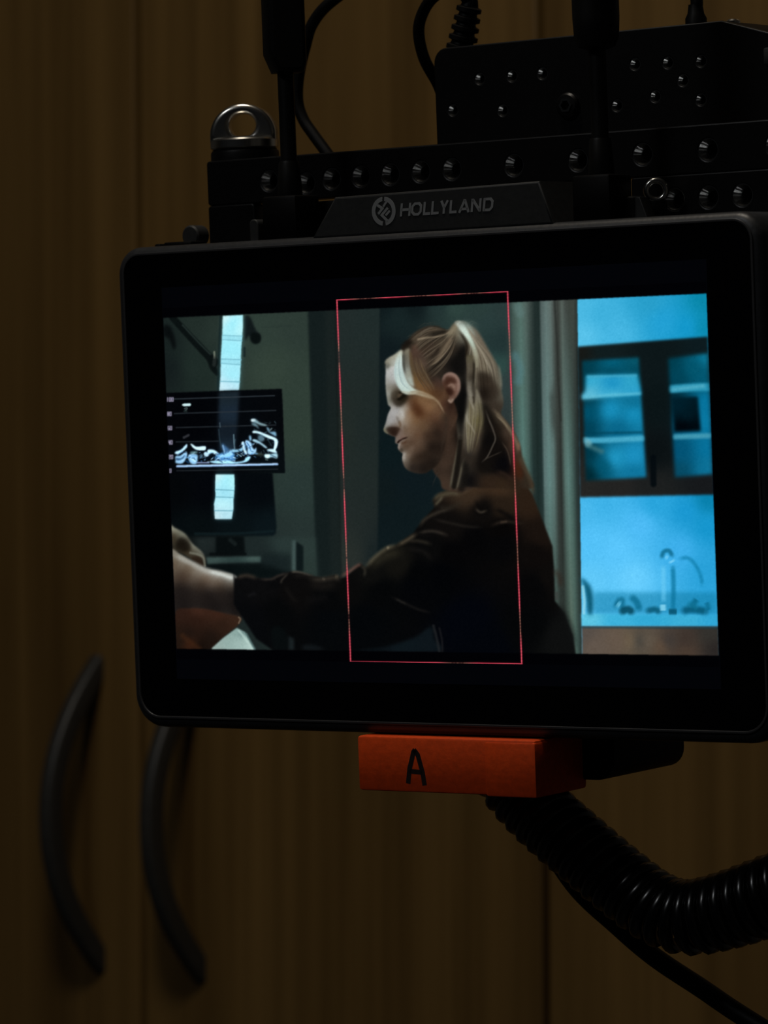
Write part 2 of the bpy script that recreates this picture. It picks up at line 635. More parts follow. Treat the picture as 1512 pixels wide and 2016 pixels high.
# D-ring screw on the left end of the bar, another one half hidden beside the right antenna
def ring_screw(cx, cz, v, r, k, turn, lug_t):
    col_ = part('ring_screw', at(lathe_mesh([(r, 0), (r, 2.0 * k), (r * .985, 2.5 * k), (r * .9, 3.2 * k)], 40), cx, v, cz),
                M['cage'], plate, 30)
    col_['label'] = 'chrome ring screw with a black collar'
    n = 40
    prof = [(r * .95, 3.0 * k), (r * 1.0, 3.4 * k), (r * 1.0, 5.2 * k), (r * .95, 5.6 * k), (r * .5, 5.7 * k)]
    part('knurled_disc', at(lathe_mesh(prof, n), cx, v, cz), M['chrome'], col_, 30)
    R = 7.9 * k
    yc = 5.6 * k
    hub = 3.9 * k
    out = [(-R * 1.05, yc - 0.6 * k)] + [(R * 1.05 * math.cos(math.radians(a)), yc + hub * 0.2 + R * math.sin(math.radians(a)))
                                         for a in range(176, 3, -8)] + [(R * 1.05, yc - 0.6 * k)]
    hole = [(3.3 * k * math.cos(-a), yc + hub + 2.9 * k * math.sin(-a) - .6 * k)
            for a in [2 * math.pi * i / 28 for i in range(28)]]
    me = slab_mesh([out, hole], -lug_t / 2, lug_t / 2, 1.2 * k, 4)
    part('ring', at(me, cx, v, cz, Matrix.Rotation(math.radians(turn), 4, 'Y')), M['chrome'], col_, 60)


ring_screw(-75.0, -35.0, 78.3, 8.5, 1.0, 28, 6.5)

small = rig_thing('ring_bolt', 'small chrome ring bolt standing beside the right antenna', 'bolt', (52.2, 57.2, -19))
part('shank', at(lathe_mesh([(2.4, 57.2), (2.4, 61.4)], 20), 52.2, 0, -19), M['cage'], small)
part('eye', at(ring_mesh([(2.2 + 0.75 * math.cos(a * math.pi / 5), 0.9 * math.sin(a * math.pi / 5)) for a in range(10)], 28), 52.2, 63.9, -19,
               Matrix.Rotation(math.radians(30), 4, 'Y')), M['chrome'], small, 180)

# ------------------------------------------------------------------ wireless box on top of the cage
boxt = rig_thing('transmitter_box', 'black drilled metal box standing on top of the cage', 'electronics box',
                 (22, 78.4, -60))
BH = [(-11.2, 94.6), (-2.0, 94.6), (6.6, 94.6), (32.3, 94.9), (41.2, 94.6), (50.1, 94.3), (-19.3, 87.6), (-5.0, 86.6),
      (27.0, 85.6), (37.5, 87.0), (49.7, 85.4), (45.1, 90.2)]
outl = [(-24.4, 78.4)] + [(-24.4 + 3.6 - 3.6 * math.cos(math.radians(a)), 102.8 - 3.6 + 3.6 * math.sin(math.radians(a)))
                          for a in range(0, 91, 15)] + [(55.8, 103.2), (68, 99.6), (78, 96.5), (78, 78.4)]
fp = part('front_plate', slab_mesh([outl] + [hole_outline(c, 1.35, 16) for c in BH], -47.5, -45, 0.35, 2), M['cage'], boxt, 30)
part('case', slab_mesh([[(x * .998 + .04, y) for x, y in outl]], -80, -48.6, 0.8, 3), M['plastic'], boxt, 30)
ins2 = ring_mesh([(1.5, -0.1), (1.5, -2.6), (0.75, -2.6), (0.75, -1.2), (1.3, -0.1)], 16)
ins2.materials.append(M['hole'])
ins2.transform(Matrix.Scale(MM, 4))
for c in BH:
    o = bpy.data.objects.new('threaded_hole', ins2)
    COL.objects.link(o)
    o.parent = fp
    o.location = ((c[0] - 22) * MM, (c[1] - 78.4) * MM, 15.0 * MM)
scr = part('hex_screw', at(lathe_mesh([(3.0, 0), (3.0, 1.0), (2.5, 1.5), (1.4, 1.6), (1.3, 0.5), (0.2, 0.4)], 24, 'Z'),
                           13.7, 86.5, -45.1), M['cage'], boxt, 30)
part('hex_socket', at(ring_mesh([(1.75, -.2), (1.75, .35), (1.2, .35), (1.2, -.2)], 6), 13.7, 86.5, -43.5), M['hole'], scr, 20)
part('connector', at(lathe_mesh([(2.6, 0), (2.6, 3.2), (2.0, 4.4), (1.7, 6.5)], 20), 38.2, 102.8, -64,), M['plastic'], boxt)
part('catch', at(lathe_mesh([(1.7, 0), (1.7, 0.9), (1.2, 1.3)], 18), 55.0, 102.6, -52), M['chrome'], boxt)
part('side_socket', rig_box(67.2, 74, 92, 96, -46, -43.6, 0.5), M['plate'], boxt)


# ------------------------------------------------------------------ cables
def cable(name, label, pts, r, m, n=8, cat='cable'):
    c = rig_thing(name, label, cat, pts[0])
    root = c
    path = catmull(pts, n)
    part('jacket', sweep_mesh(path, circle(r, 12)), m, root, 180)
    return root


c1 = cable('signal_cable', 'thin black cable bowing out behind the left antenna', [(-42, 50, -50), (-54, 60, -58), (-64, 75.4, -60),
           (-68, 80.7, -60), (-71.8, 85.4, -60), (-74.8, 89.5, -60), (-76.3, 94.1, -60), (-75.7, 100.4, -60), (-73.3, 107.8, -60),
           (-70.5, 113.6, -60), (-64, 118.7, -60), (-50.8, 125.1, -62), (-25, 134, -66), (10, 134, -68), (32, 123, -66),
           (38.2, 112, -64), (38.2, 107, -64)], 1.5, M['rubber'])
c2 = cable('power_cable', 'thin black cable looping from the ribbed plug on the drilled box',
           [(-18.6, 114.6, -52), (-20.2, 116.4, -52), (-23.6, 117.2, -52), (-28, 116.2, -52), (-31.4, 113.0, -52), (-33.2, 108.1, -52),
            (-32.5, 101.3, -53), (-30.4, 94.3, -56), (-28.8, 86.7, -57), (-27.8, 80.5, -57), (-27, 74, -56), (-20, 55, -50)],
           1.45, M['rubber'])
prof = [(2.5, -1.0)]
for k in range(5):
    y = -0.2 + k * 2.35
    r = 3.75 - 0.16 * k
    prof += [(r - 0.9, y), (r, y + 0.35), (r, y + 1.35), (r - 0.9, y + 1.7)]
prof += [(1.9, 12.2), (1.6, 13.0)]
part('ribbed_plug', at(lathe_mesh(prof, 24), -22.0, 102.6, -53.5, Matrix.Rotation(math.radians(-16), 4, 'Z')),
     M['rubber'], c2, 40)

# coiled cable below the monitor
core = catmull([(-6, -66.5, -33), (-0.8, -73.5, -32), (7.4, -80.7, -31), (18.4, -88.2, -30), (29.3, -95.8, -30), (38.7, -101.4, -30),
                (46.8, -103.4, -30), (56.3, -101.6, -30), (68.7, -97.4, -30), (86, -90, -31), (110, -77, -34), (140, -60, -40), (170, -45, -48)], 40)
acc = [0.0]
for a, b in zip(core, core[1:]):
    acc.append(acc[-1] + (b - a).length)
PITCH, SEG = 3.55, 18
total = acc[-1]
turns = int(total / PITCH)
F = frames(core)
hel = []
for i in range(turns * SEG):
    s = total * i / (turns * SEG)
    j = int(np.searchsorted(acc, s, side='right')) - 1
    j = min(j, len(core) - 2)
    t = (s - acc[j]) / max(1e-9, acc[j + 1] - acc[j])
    p = core[j].lerp(core[j + 1], t)
    _, n, b = F[j]
    rr = 6.95 + 0.75 * min(1, max(0, (s - 55) / 30))
    rr *= min(1.0, 0.35 + i / (SEG * 1.5))
    a = -2 * math.pi * i / SEG
    hel.append(p + n * (rr * math.cos(a)) + b * (rr * math.sin(a)))
coil = rig_thing('coiled_cable', 'thick black coiled cable hanging below the monitor and bending right', 'cable', core[0][:])
part('spiral', sweep_mesh(hel, circle(1.72, 8)), M['coil'], coil, 180)

cable('straight_cable', 'thin straight black cable running down beneath the coiled cable',
      [(-6, -70, -44), (-1, -85, -43), (9.1, -98.9, -42), (20.8, -108.3, -42), (31, -115.4, -42), (43.2, -121.9, -42), (56.5, -129, -42),
       (90, -146, -44), (125, -165, -55), (160, -178, -62), (197, -183, -62)], 2.35, M['rubber'])

# ------------------------------------------------------------------ taped block under the monitor
blk = rig_thing('battery_block', 'black block wrapped in orange tape marked A, under the monitor', 'battery', (5, -72.3, -22))
part('body', slab_mesh([rounded_rect(-14, 36.5, -70.6, -59.3, (1, 4.5, 0.5, 0.5), 6)], -50, -17, 0.8, 3), M['plastic'], blk, 40)
tp = part('tape_wrap', rig_box(-21.0, 28.2, -72.3, -59.5, -19, 3.0, 0.7), M['tape'], blk, 40)
tp['label'] = 'orange cloth tape'
part('tape_end', rig_box(14.6, 28.4, -72.6, -60.0, -18.5, 3.22, 0.6), M['tape'], tp, 40)
mk = part('letter_a', strokes_mesh([([(-6.9, -70.3), (-6.35, -66.9), (-5.1, -63.0), (-4.6, -62.4)], 1.25),
                                    ([(-4.9, -62.4), (-3.9, -63.6), (-2.75, -67.6), (-2.3, -70.6)], 1.25),
                                    ([(-6.3, -67.4), (-2.8, -67.6)], 1.1)], 2.95, 3.04), M['ink'], tp, None)
mk['label'] = 'handwritten black capital A'

# ------------------------------------------------------------------ stand that carries the rig, to the right of the frame
stand = bpy.data.objects.new('light_stand', None)
COL.objects.link(stand)
tag(stand, 'black steel stand carrying the monitor cage on a side arm', 'stand')
pt = RIG @ (Vector((205, 20, -55)) * MM)
stand.location = (pt.x, pt.y, 0)
link('pole', lathe_mesh([(0.0125, 0.05), (0.0125, 0.85), (0.0165, 0.86), (0.0165, 0.90), (0.010, 0.905), (0.010, pt.z + 0.12)], 20, 'Z'),
     M['steel'], stand, 40)
for a in (20, 140, 260):
    ca, sa = math.cos(math.radians(a)), math.sin(math.radians(a))
    link('leg', sweep_mesh([Vector((0.012 * ca, 0.012 * sa, 0.45)), Vector((0.30 * ca, 0.30 * sa, 0.05)), Vector((0.33 * ca, 0.33 * sa, 0.012))],
                           circle(0.009, 10)), M['steel'], stand, 60)
q = RIG @ (Vector((60, 20, -29)) * MM) - stand.location
q2 = RIG @ (Vector((60, 20, -55)) * MM) - stand.location
e = RIG @ (Vector((220, 20, -55)) * MM) - stand.location
link('arm', sweep_mesh([q, q2.lerp(q, .15), q2, q2.lerp(e, 0.1), e], circle(0.007, 14)), M['steel'], stand, 60)
link('clamp', at(box_mesh(-0.02, 0.02, -0.02, 0.02, -0.02, 0.02, 0.004), 0, 0, pt.z), M['plastic'], stand, 30)

# ------------------------------------------------------------------ the picture on the screen
# drawn with soft shapes on a sheet (sheet units), then read off onto a fine grid of the flat screen
SX, SY, SW, SH = 300, 520, 1160, 840
sheet = np.zeros((SH, SW, 3), np.float32)
rngp = np.random.RandomState(5)


def view(x0, y0, k):
    """frame for a group of points: sheet position = origin + value / k"""
    return lambda pts: [(x0 + p[0] / k, y0 + p[1] / k) + tuple(p[2:]) for p in pts]


def spl(pts, n=6, closed=False):
    return [tuple(p) for p in catmull([tuple(q[:2]) + (0,) for q in pts], n, closed)]


def gblur(a, s):
    if s <= 0.3:
        return a
    r = max(1, int(math.ceil(s * 2.6)))
    k = np.exp(-0.5 * (np.arange(-r, r + 1) / s) ** 2)
    k = (k / k.sum()).astype(np.float32)
    for ax in (0, 1):
        b = np.zeros_like(a)
        p = np.pad(a, [(r, r) if i == ax else (0, 0) for i in range(a.ndim)], mode='edge')
        L = a.shape[ax]
        for i, w in enumerate(k):
            b += w * (p[i:i + L] if ax == 0 else p[:, i:i + L])
        a = b
    return a


def window(xs, ys, pad):
    x0 = int(max(0, math.floor(min(xs) - pad - SX)))
    x1 = int(min(SW, math.ceil(max(xs) + pad - SX)))
    y0 = int(max(0, math.floor(min(ys) - pad - SY)))
    y1 = int(min(SH, math.ceil(max(ys) + pad - SY)))
    return x0, max(x0 + 1, x1), y0, max(y0 + 1, y1)


def grid_of(wn):
    x0, x1, y0, y1 = wn
    return np.meshgrid(np.arange(x0, x1, dtype=np.float32) + SX, np.arange(y0, y1, dtype=np.float32) + SY)


def poly_mask(pts, wn):
    """inside test on a doubled grid, averaged down"""
    x0, x1, y0, y1 = wn
    xs = np.arange(2 * (x1 - x0), dtype=np.float32) / 2 + x0 + SX - 0.25
    ys = np.arange(2 * (y1 - y0), dtype=np.float32) / 2 + y0 + SY - 0.25
    ins = np.zeros((len(ys), len(xs)), bool)
    n = len(pts)
    for i in range(n):
        ax, ay = pts[i][:2]
        bx, by = pts[(i + 1) % n][:2]
        if ay == by:
            continue
        rows = ((ay > ys) != (by > ys))
        if not rows.any():
            continue
        xc = (bx - ax) * (ys[rows] - ay) / (by - ay) + ax
        ins[rows] ^= (xs[None, :] < xc[:, None])
    m = ins.astype(np.float32)
    return (m[0::2, 0::2] + m[1::2, 0::2] + m[0::2, 1::2] + m[1::2, 1::2]) / 4


def colour_of(c, wn, pw=3.0, cb=None):
    """one colour, or a field interpolated from samples (x, y, r, g, b)"""
    if not isinstance(c, list):
        return np.array(c, np.float32)
    X, Y = grid_of(wn)
    num = np.zeros(X.shape + (3,), np.float32)
    den = np.zeros(X.shape, np.float32)
    for x, y, r, g, b in c:
        w = ((X - x) ** 2 + (Y - y) ** 2 + 9.0) ** (-pw / 2)
        den += w
        num += w[..., None] * np.array((r, g, b), np.float32)
    return gblur(num / den[..., None], cb or (3.5 if pw > 3.3 else 5.0))


def put(wn, m, c, alpha=1.0):
    x0, x1, y0, y1 = wn
    m = np.clip(m * alpha, 0, 1)[..., None]
    s = sheet[y0:y1, x0:x1]
    s[...] = s * (1 - m) + c * m


def fill(pts, c, soft=0.8, alpha=1.0, smooth=True, pw=3.0, clip=None, cb=None):
    p = spl(pts, 5, True) if smooth else pts
    wn = window([q[0] for q in p], [q[1] for q in p], soft * 3 + 2)
    m = gblur(poly_mask(p, wn), soft)
    if clip is not None:
        m = m * clip[wn[2]:wn[3], wn[0]:wn[1]]
    put(wn, m, colour_of(c, wn, pw, cb), alpha)


def mask_full(pts, soft=0.8, smooth=True):
    p = spl(pts, 5, True) if smooth else pts
    out = np.zeros((SH, SW), np.float32)
    wn = window([q[0] for q in p], [q[1] for q in p], soft * 3 + 2)
    out[wn[2]:wn[3], wn[0]:wn[1]] = gblur(poly_mask(p, wn), soft)
    return out


def stroke(pts, w, c, soft=0.8, alpha=1.0, smooth=True, taper=None, clip=None):
    """brush line; w one width or (start, end); taper fades alpha at (start, end)"""
    p = spl(pts, 6) if smooth and len(pts) > 2 else [tuple(q[:2]) for q in pts]
    w0, w1 = w if isinstance(w, tuple) else (w, w)
    wn = window([q[0] for q in p], [q[1] for q in p], max(w0, w1) + soft * 3 + 2)
    X, Y = grid_of(wn)
    m = np.zeros(X.shape, np.float32)
    n = len(p) - 1
    for i in range(n):
        ax, ay = p[i][:2]
        bx, by = p[i + 1][:2]
        dx, dy = bx - ax, by - ay
        t = np.clip(((X - ax) * dx + (Y - ay) * dy) / (dx * dx + dy * dy + 1e-6), 0, 1)
        d = np.hypot(X - ax - t * dx, Y - ay - t * dy)
        s = (i + t) / n
        ww = w0 + (w1 - w0) * s
        q = np.clip((ww / 2 - d) / (1.9 * soft + 0.5) + 0.5, 0, 1)
        q = q * q * (3 - 2 * q)
        if taper:
            q = q * np.clip(np.minimum(s / (taper[0] + 1e-3), (1 - s) / (taper[1] + 1e-3)), 0, 1)
        m = np.maximum(m, q)
    if clip is not None:
        m = m * clip[wn[2]:wn[3], wn[0]:wn[1]]
    put(wn, m, np.array(c, np.float32), alpha)


def strands(ga, gb, n, cols, w=(0.8, 2.2), alpha=(0.25, 0.6), seed=1, clip=None, jit=1.5):
    """many fine hair strokes between two guide lines of the same number of points"""
    r = np.random.RandomState(seed)
    for k in range(n):
        t = r.rand()
        pts = [(a[0] + (b[0] - a[0]) * t + r.uniform(-jit, jit), a[1] + (b[1] - a[1]) * t + r.uniform(-jit, jit))
               for a, b in zip(ga, gb)]
        c = cols[r.randint(len(cols))]
        stroke(pts, r.uniform(*w), c, 0.9, r.uniform(*alpha), True, (0.25, 0.3), clip)


vA = view(650, 560, 3.688)      # woman's head
vB = view(750, 620, 9.45)       # hair and forehead
vC = view(740, 770, 9.45)       # nose to chin
vD = view(860, 620, 9.45)       # pony tail
vE = view(860, 780, 7.2)        # loose hair
vG = view(330, 780, 6.574)      # scan on the small display
vH = view(460, 1080, 5.04)      # sleeve
vL = view(310, 600, 3.979)      # left top
vM = view(310, 940, 3.979)      # left bottom
vS = view(650, 920, 2.965)      # shoulder
vR = view(980, 560, 3.36)       # right top
vQ = view(980, 920, 3.36)       # right bottom

PIC = [(322, 626), (1392, 578), (1416, 1290.5), (348, 1277)]


def paint_room():
    # plain wall on the left
    fill([(310, 590), (622, 590), (640, 1300), (310, 1300)],
         vL([(80, 250, 22, 31, 30), (300, 150, 33, 44, 40), (300, 480, 30, 42, 38), (460, 200, 38, 50, 45), (750, 200, 46, 60, 53),
             (900, 500, 50, 64, 55), (1120, 200, 44, 57, 51), (1150, 600, 47, 61, 53), (1100, 1000, 46, 60, 52), (1150, 1400, 40, 54, 51),
             (1100, 1900, 38, 50, 48), (800, 2000, 26, 34, 34), (200, 1900, 10, 15, 16), (80, 500, 20, 28, 28)]), 1.5, 1, False)
    # upright bands between wall and curtain
    fill([(606, 590), (660, 590), (676, 1300), (629, 1300)], (19, 28, 28), 2.2, 1, False)
    fill([(640, 590), (662, 590), (678, 1300), (656, 1300)], (25, 33, 32), 3.5, 0.8, False)
    fill([(662, 590), (751, 590), (750, 1300), (676, 1300)],
         [(665, 600, 33, 42, 41), (740, 600, 31, 42, 41), (670, 850, 33, 41, 38), (735, 850, 30, 39, 38), (690, 1100, 38, 44, 41),
          (745, 1100, 24, 33, 34)], 2.0, 1, False)
    fill([(749, 590), (1010, 585), (1030, 1300), (742, 1300)],
         vA([(380, 150, 15, 26, 28), (420, 500, 15, 25, 28), (500, 250, 22, 35, 36), (620, 150, 16, 26, 28), (800, 160, 34, 50, 49),
             (900, 160, 46, 66, 61), (1100, 180, 42, 60, 57), (1250, 180, 40, 56, 55), (1250, 420, 33, 50, 50), (1240, 600, 44, 70, 66),
             (1290, 700, 46, 60, 60), (1290, 950, 44, 54, 54), (380, 900, 13, 23, 25), (450, 1200, 12, 24, 27), (600, 1450, 13, 24, 28),
             (480, 1700, 13, 24, 27), (380, 1500, 14, 24, 26), (1150, 250, 40, 58, 57)]), 2.0, 1, False)
    # curtain folds: profile across the cloth at the top and the bottom
    px = np.array([0, 60, 105, 150, 185, 215, 245, 272, 288, 320, 350, 375, 398, 425, 445, 470, 500, 525], np.float32)
    top = np.array([(44, 56, 56), (48, 60, 58), (66, 86, 80), (82, 108, 100), (80, 98, 92), (58, 70, 66), (33, 45, 43), (30, 42, 40), (78, 92, 90),
                    (96, 114, 111), (92, 106, 102), (66, 72, 68), (56, 60, 56), (84, 94, 88), (66, 72, 68), (58, 63, 58), (62, 68, 63), (44, 50, 47)], np.float32)
    bot = np.array([(30, 36, 36), (44, 54, 52), (62, 86, 80), (84, 120, 113), (66, 92, 86), (34, 50, 48), (27, 40, 38), (34, 50, 49), (88, 112, 110),
                    (96, 128, 124), (88, 112, 108), (54, 62, 58), (40, 45, 42), (84, 110, 104), (90, 122, 116), (72, 98, 92), (40, 52, 50), (34, 44, 43)], np.float32)
    low = np.array([(20, 26, 26), (24, 30, 30), (26, 34, 33), (30, 40, 38), (30, 40, 38), (30, 40, 38), (30, 40, 38), (40, 52, 49), (62, 82, 75),
                    (70, 92, 84), (60, 76, 70), (44, 52, 48), (42, 50, 46), (62, 78, 70), (84, 104, 93), (74, 98, 90), (44, 58, 55), (36, 46, 44)], np.float32)
    wn = window([996, 1160], [560, 1310], 0)
    X, Y = grid_of(wn)
    u = (X - (Y - 590) * 0.021 - 980) * 3.36
    t = np.clip((Y - 590) / 330, 0, 1)[..., None]
    t2 = np.clip((Y - 950) / 260, 0, 1)[..., None]
    c = np.stack([np.interp(u, px, top[:, k]) for k in range(3)], -1) * (1 - t) + \
        np.stack([np.interp(u, px, bot[:, k]) for k in range(3)], -1) * t
    c = c * (1 - t2) + np.stack([np.interp(u, px, low[:, k]) for k in range(3)], -1) * t2
    mk = np.clip((u - 40) / 60, 0, 1)
    put(wn, mk, c)
    stroke(vR([(120, 470), (150, 560), (140, 640)]), 14, (84, 128, 136), 8, 0.5)
    stroke(vR([(130, 150), (150, 190)]), 16, (96, 124, 122), 6, 0.5)
    stroke(vR([(372, 640), (365, 760), (375, 900), (385, 1040)]), (10, 14), (52, 58, 54), 6, 0.55, taper=(.3, .3))
    stroke(vR([(378, 110), (395, 400), (400, 620), (420, 900)]), 3.5, (38, 42, 39), 2, 0.7)
    # kitchen beyond: blue lit wall
    fill([(1137, 560), (1430, 560), (1430, 1310), (1147, 1310)],
         vR([(540, 150, 74, 184, 226), (560, 340, 88, 194, 234), (700, 200, 62, 176, 220), (800, 330, 70, 182, 226), (1000, 120, 40, 158, 202), (1100, 250, 34, 160, 212),
             (1250, 280, 20, 152, 204), (1370, 100, 8, 134, 168), (1370, 280, 10, 138, 176),
             (560, 1500, 72, 184, 236), (700, 1450, 62, 178, 232), (620, 1700, 84, 194, 248), (800, 1750, 90, 198, 252), (950, 1600, 78, 188, 246), (900, 1950, 104, 206, 254),
             (1050, 1450, 40, 164, 220), (1250, 1500, 26, 152, 210), (1390, 1430, 8, 128, 172), (1390, 1600, 22, 150, 206), (1200, 1750, 62, 176, 236),
             (1400, 1900, 40, 160, 216), (620, 1980, 96, 200, 248)]), 0.9, 1, False, 2.6)
    # wall cabinet with glass doors
    fill(vR([(528, 412), (1392, 345), (1440, 1390), (542, 1408)]),
         vR([(540, 430, 22, 24, 22), (1380, 370, 12, 26, 30), (700, 420, 16, 28, 30), (1050, 420, 12, 22, 24), (545, 900, 26, 28, 26), (560, 1340, 36, 36, 34),
             (800, 1350, 34, 34, 33), (1050, 1350, 28, 30, 30), (1400, 1330, 22, 24, 26), (1050, 800, 10, 20, 22), (1040, 1100, 10, 16, 18), (1420, 900, 8, 40, 52)]), 2.2, 1, False)
    door = vR([(560, 505), (935, 482), (985, 1275), (585, 1298)])
    dm = mask_full(door, 3.0, False)
    fill(door, vR([(580, 540, 2, 60, 76), (760, 520, 4, 92, 118), (920, 500, 6, 84, 104), (570, 650, 0, 50, 64), (580, 760, 2, 62, 80), (930, 560, 2, 72, 92),
                   (600, 840, 0, 78, 104), (600, 950, 0, 64, 86), (750, 830, 22, 140, 184), (900, 850, 20, 138, 182), (900, 780, 12, 112, 148), (800, 960, 8, 102, 138),
                   (600, 1120, 0, 54, 70), (600, 1260, 0, 40, 50), (700, 1200, 2, 84, 110), (780, 1150, 30, 148, 192), (900, 1130, 26, 142, 190), (900, 1250, 14, 116, 156),
                   (760, 580, 2, 70, 90)]), 3.0, 1, False)
    fill(vR([(585, 600), (925, 595), (945, 700), (950, 730), (560, 762), (555, 735), (582, 705)]),
         vR([(600, 620, 52, 168, 206), (900, 620, 46, 162, 200), (760, 660, 30, 148, 196), (600, 740, 92, 186, 214), (760, 730, 66, 176, 212), (920, 720, 44, 160, 202)]), 3.5, 1, False)
    stroke(vR([(600, 610), (915, 602)]), 5, (84, 186, 216), 3, 0.5, clip=dm)
    stroke(vR([(560, 748), (700, 735), (945, 722)]), 6, (104, 196, 220), 3, 0.55, clip=dm)
    stroke(vR([(570, 1030), (700, 1030), (965, 1018)]), 11, (70, 168, 200), 4, 0.95, clip=dm)
    stroke(vR([(570, 1035), (600, 1050)]), 14, (112, 176, 190), 5, 0.9, clip=dm)
    stroke(vR([(600, 1065), (690, 1105)]), 8, (70, 120, 126), 6, 0.7, clip=dm)
    stroke(vR([(580, 985), (960, 978)]), 5, (0, 62, 84), 3, 0.6, clip=dm)
    door2 = vR([(1130, 490), (1392, 455), (1424, 1255), (1175, 1275)])
    d2 = mask_full(door2, 3.5, False)
    fill(door2, vR([(1150, 520, 0, 62, 80), (1300, 560, 2, 84, 108), (1390, 470, 10, 116, 148), (1200, 620, 0, 66, 86), (1390, 620, 2, 86, 112), (1160, 760, 2, 40, 54),
                    (1390, 780, 6, 116, 158), (1390, 900, 8, 120, 162), (1200, 1100, 2, 82, 116), (1400, 1080, 6, 112, 154), (1200, 1240, 6, 74, 100), (1400, 1220, 12, 112, 150)]), 3.5, 1, False)
    stroke(vR([(1150, 692), (1280, 682), (1400, 678)]), 16, (44, 150, 182), 4, 0.95, clip=d2)
    stroke(vR([(1155, 695), (1360, 672)]), 7, (86, 176, 200), 4, 0.7, clip=d2)
    fill(vR([(1158, 750), (1325, 740), (1345, 970), (1170, 975)]), vR([(1200, 800, 0, 30, 42), (1250, 860, 0, 24, 34), (1230, 940, 0, 4, 10), (1330, 950, 0, 8, 14)]), 3.0, 1, False)
    stroke(vR([(1175, 1008), (1415, 1000)]), 10, (66, 152, 178), 4, 0.95, clip=d2)
    stroke(vR([(1030, 1145), (1032, 1320)]), 12, (4, 10, 14), 3, 0.9)
    # worktop, base units, taps
    fill(vQ([(640, 825), (1450, 828), (1456, 970), (640, 972)]), (12, 116, 156), 4.0, 0.5, False)
    fill(vQ([(556, 968), (1458, 975), (1460, 1050), (560, 1052)]),
         vQ([(580, 1010, 92, 196, 226), (800, 1010, 60, 178, 220), (1000, 1020, 50, 170, 214), (1250, 1010, 58, 174, 216), (1440, 1010, 48, 166, 214)]), 2.2, 1, False)
    fill(vQ([(558, 1052), (1462, 1052), (1470, 1260), (560, 1260)]),
         vQ([(570, 1100, 84, 76, 70), (650, 1180, 96, 84, 74), (800, 1150, 98, 84, 72), (880, 1150, 104, 90, 72), (935, 1150, 70, 66, 60), (1000, 1150, 92, 82, 70),
             (1080, 1180, 88, 72, 58), (1130, 1150, 62, 56, 52), (1250, 1150, 60, 50, 44), (1400, 1100, 50, 48, 44), (1440, 1200, 42, 38, 36), (1250, 1220, 72, 58, 48)]), 1.5, 1, False)
    stroke(vQ([(560, 1058), (1460, 1062)]), 4, (24, 58, 70), 2.5, 0.6)
    fill(vQ([(552, 730), (610, 780), (632, 860), (628, 965), (598, 965), (588, 880), (575, 800)]), (2, 74, 98), 3.5, 0.9)
    stroke(vQ([(566, 790), (575, 880), (572, 965)]), 5, (150, 215, 230), 2.5, 0.75)
    for q, w, c, s, a in (([(775, 930), (800, 880), (830, 880), (820, 950)], 8, (8, 96, 128), 4, 0.8), ([(820, 955), (860, 940), (890, 955)], 14, (0, 58, 76), 4, 0.9),
                          ([(890, 860), (920, 890), (940, 940)], 13, (8, 100, 134), 4, 0.85), ([(790, 900), (812, 915)], 10, (120, 206, 236), 4, 0.7),
                          ([(990, 950), (1040, 940), (1070, 955)], 11, (2, 74, 98), 4, 0.85), ([(1160, 640), (1165, 800), (1160, 960)], 9, (10, 112, 152), 3, 0.8),
                          ([(1130, 955), (1190, 955)], 11, (2, 70, 94), 3, 0.9), ([(1085, 600), (1100, 560), (1135, 552), (1160, 590)], 8, (4, 88, 118), 3, 0.8),
                          ([(1200, 605), (1260, 600), (1310, 645), (1345, 720), (1355, 790)], 7, (14, 122, 166), 3, 0.75),
                          ([(1230, 950), (1290, 940), (1390, 955)], 14, (2, 76, 102), 5, 0.9), ([(1280, 925), (1320, 870)], 11, (6, 96, 128), 4, 0.85),
                          ([(1385, 890), (1400, 945)], 9, (8, 100, 134), 4, 0.8), ([(1250, 900), (1330, 930)], 10, (18, 118, 152), 5, 0.6),
                          ([(1098, 640), (1100, 900)], 9, (110, 206, 246), 3, 0.6), ([(1095, 905), (1096, 950)], 11, (150, 224, 248), 3, 0.85),
                          ([(1150, 615), (1158, 630)], 11, (140, 218, 250), 3, 0.75), ([(1110, 590), (1130, 600)], 7, (130, 214, 250), 3, 0.7)):
        stroke(vQ(q), w, c, s * 1.1, a * .85, taper=(.12, .12))


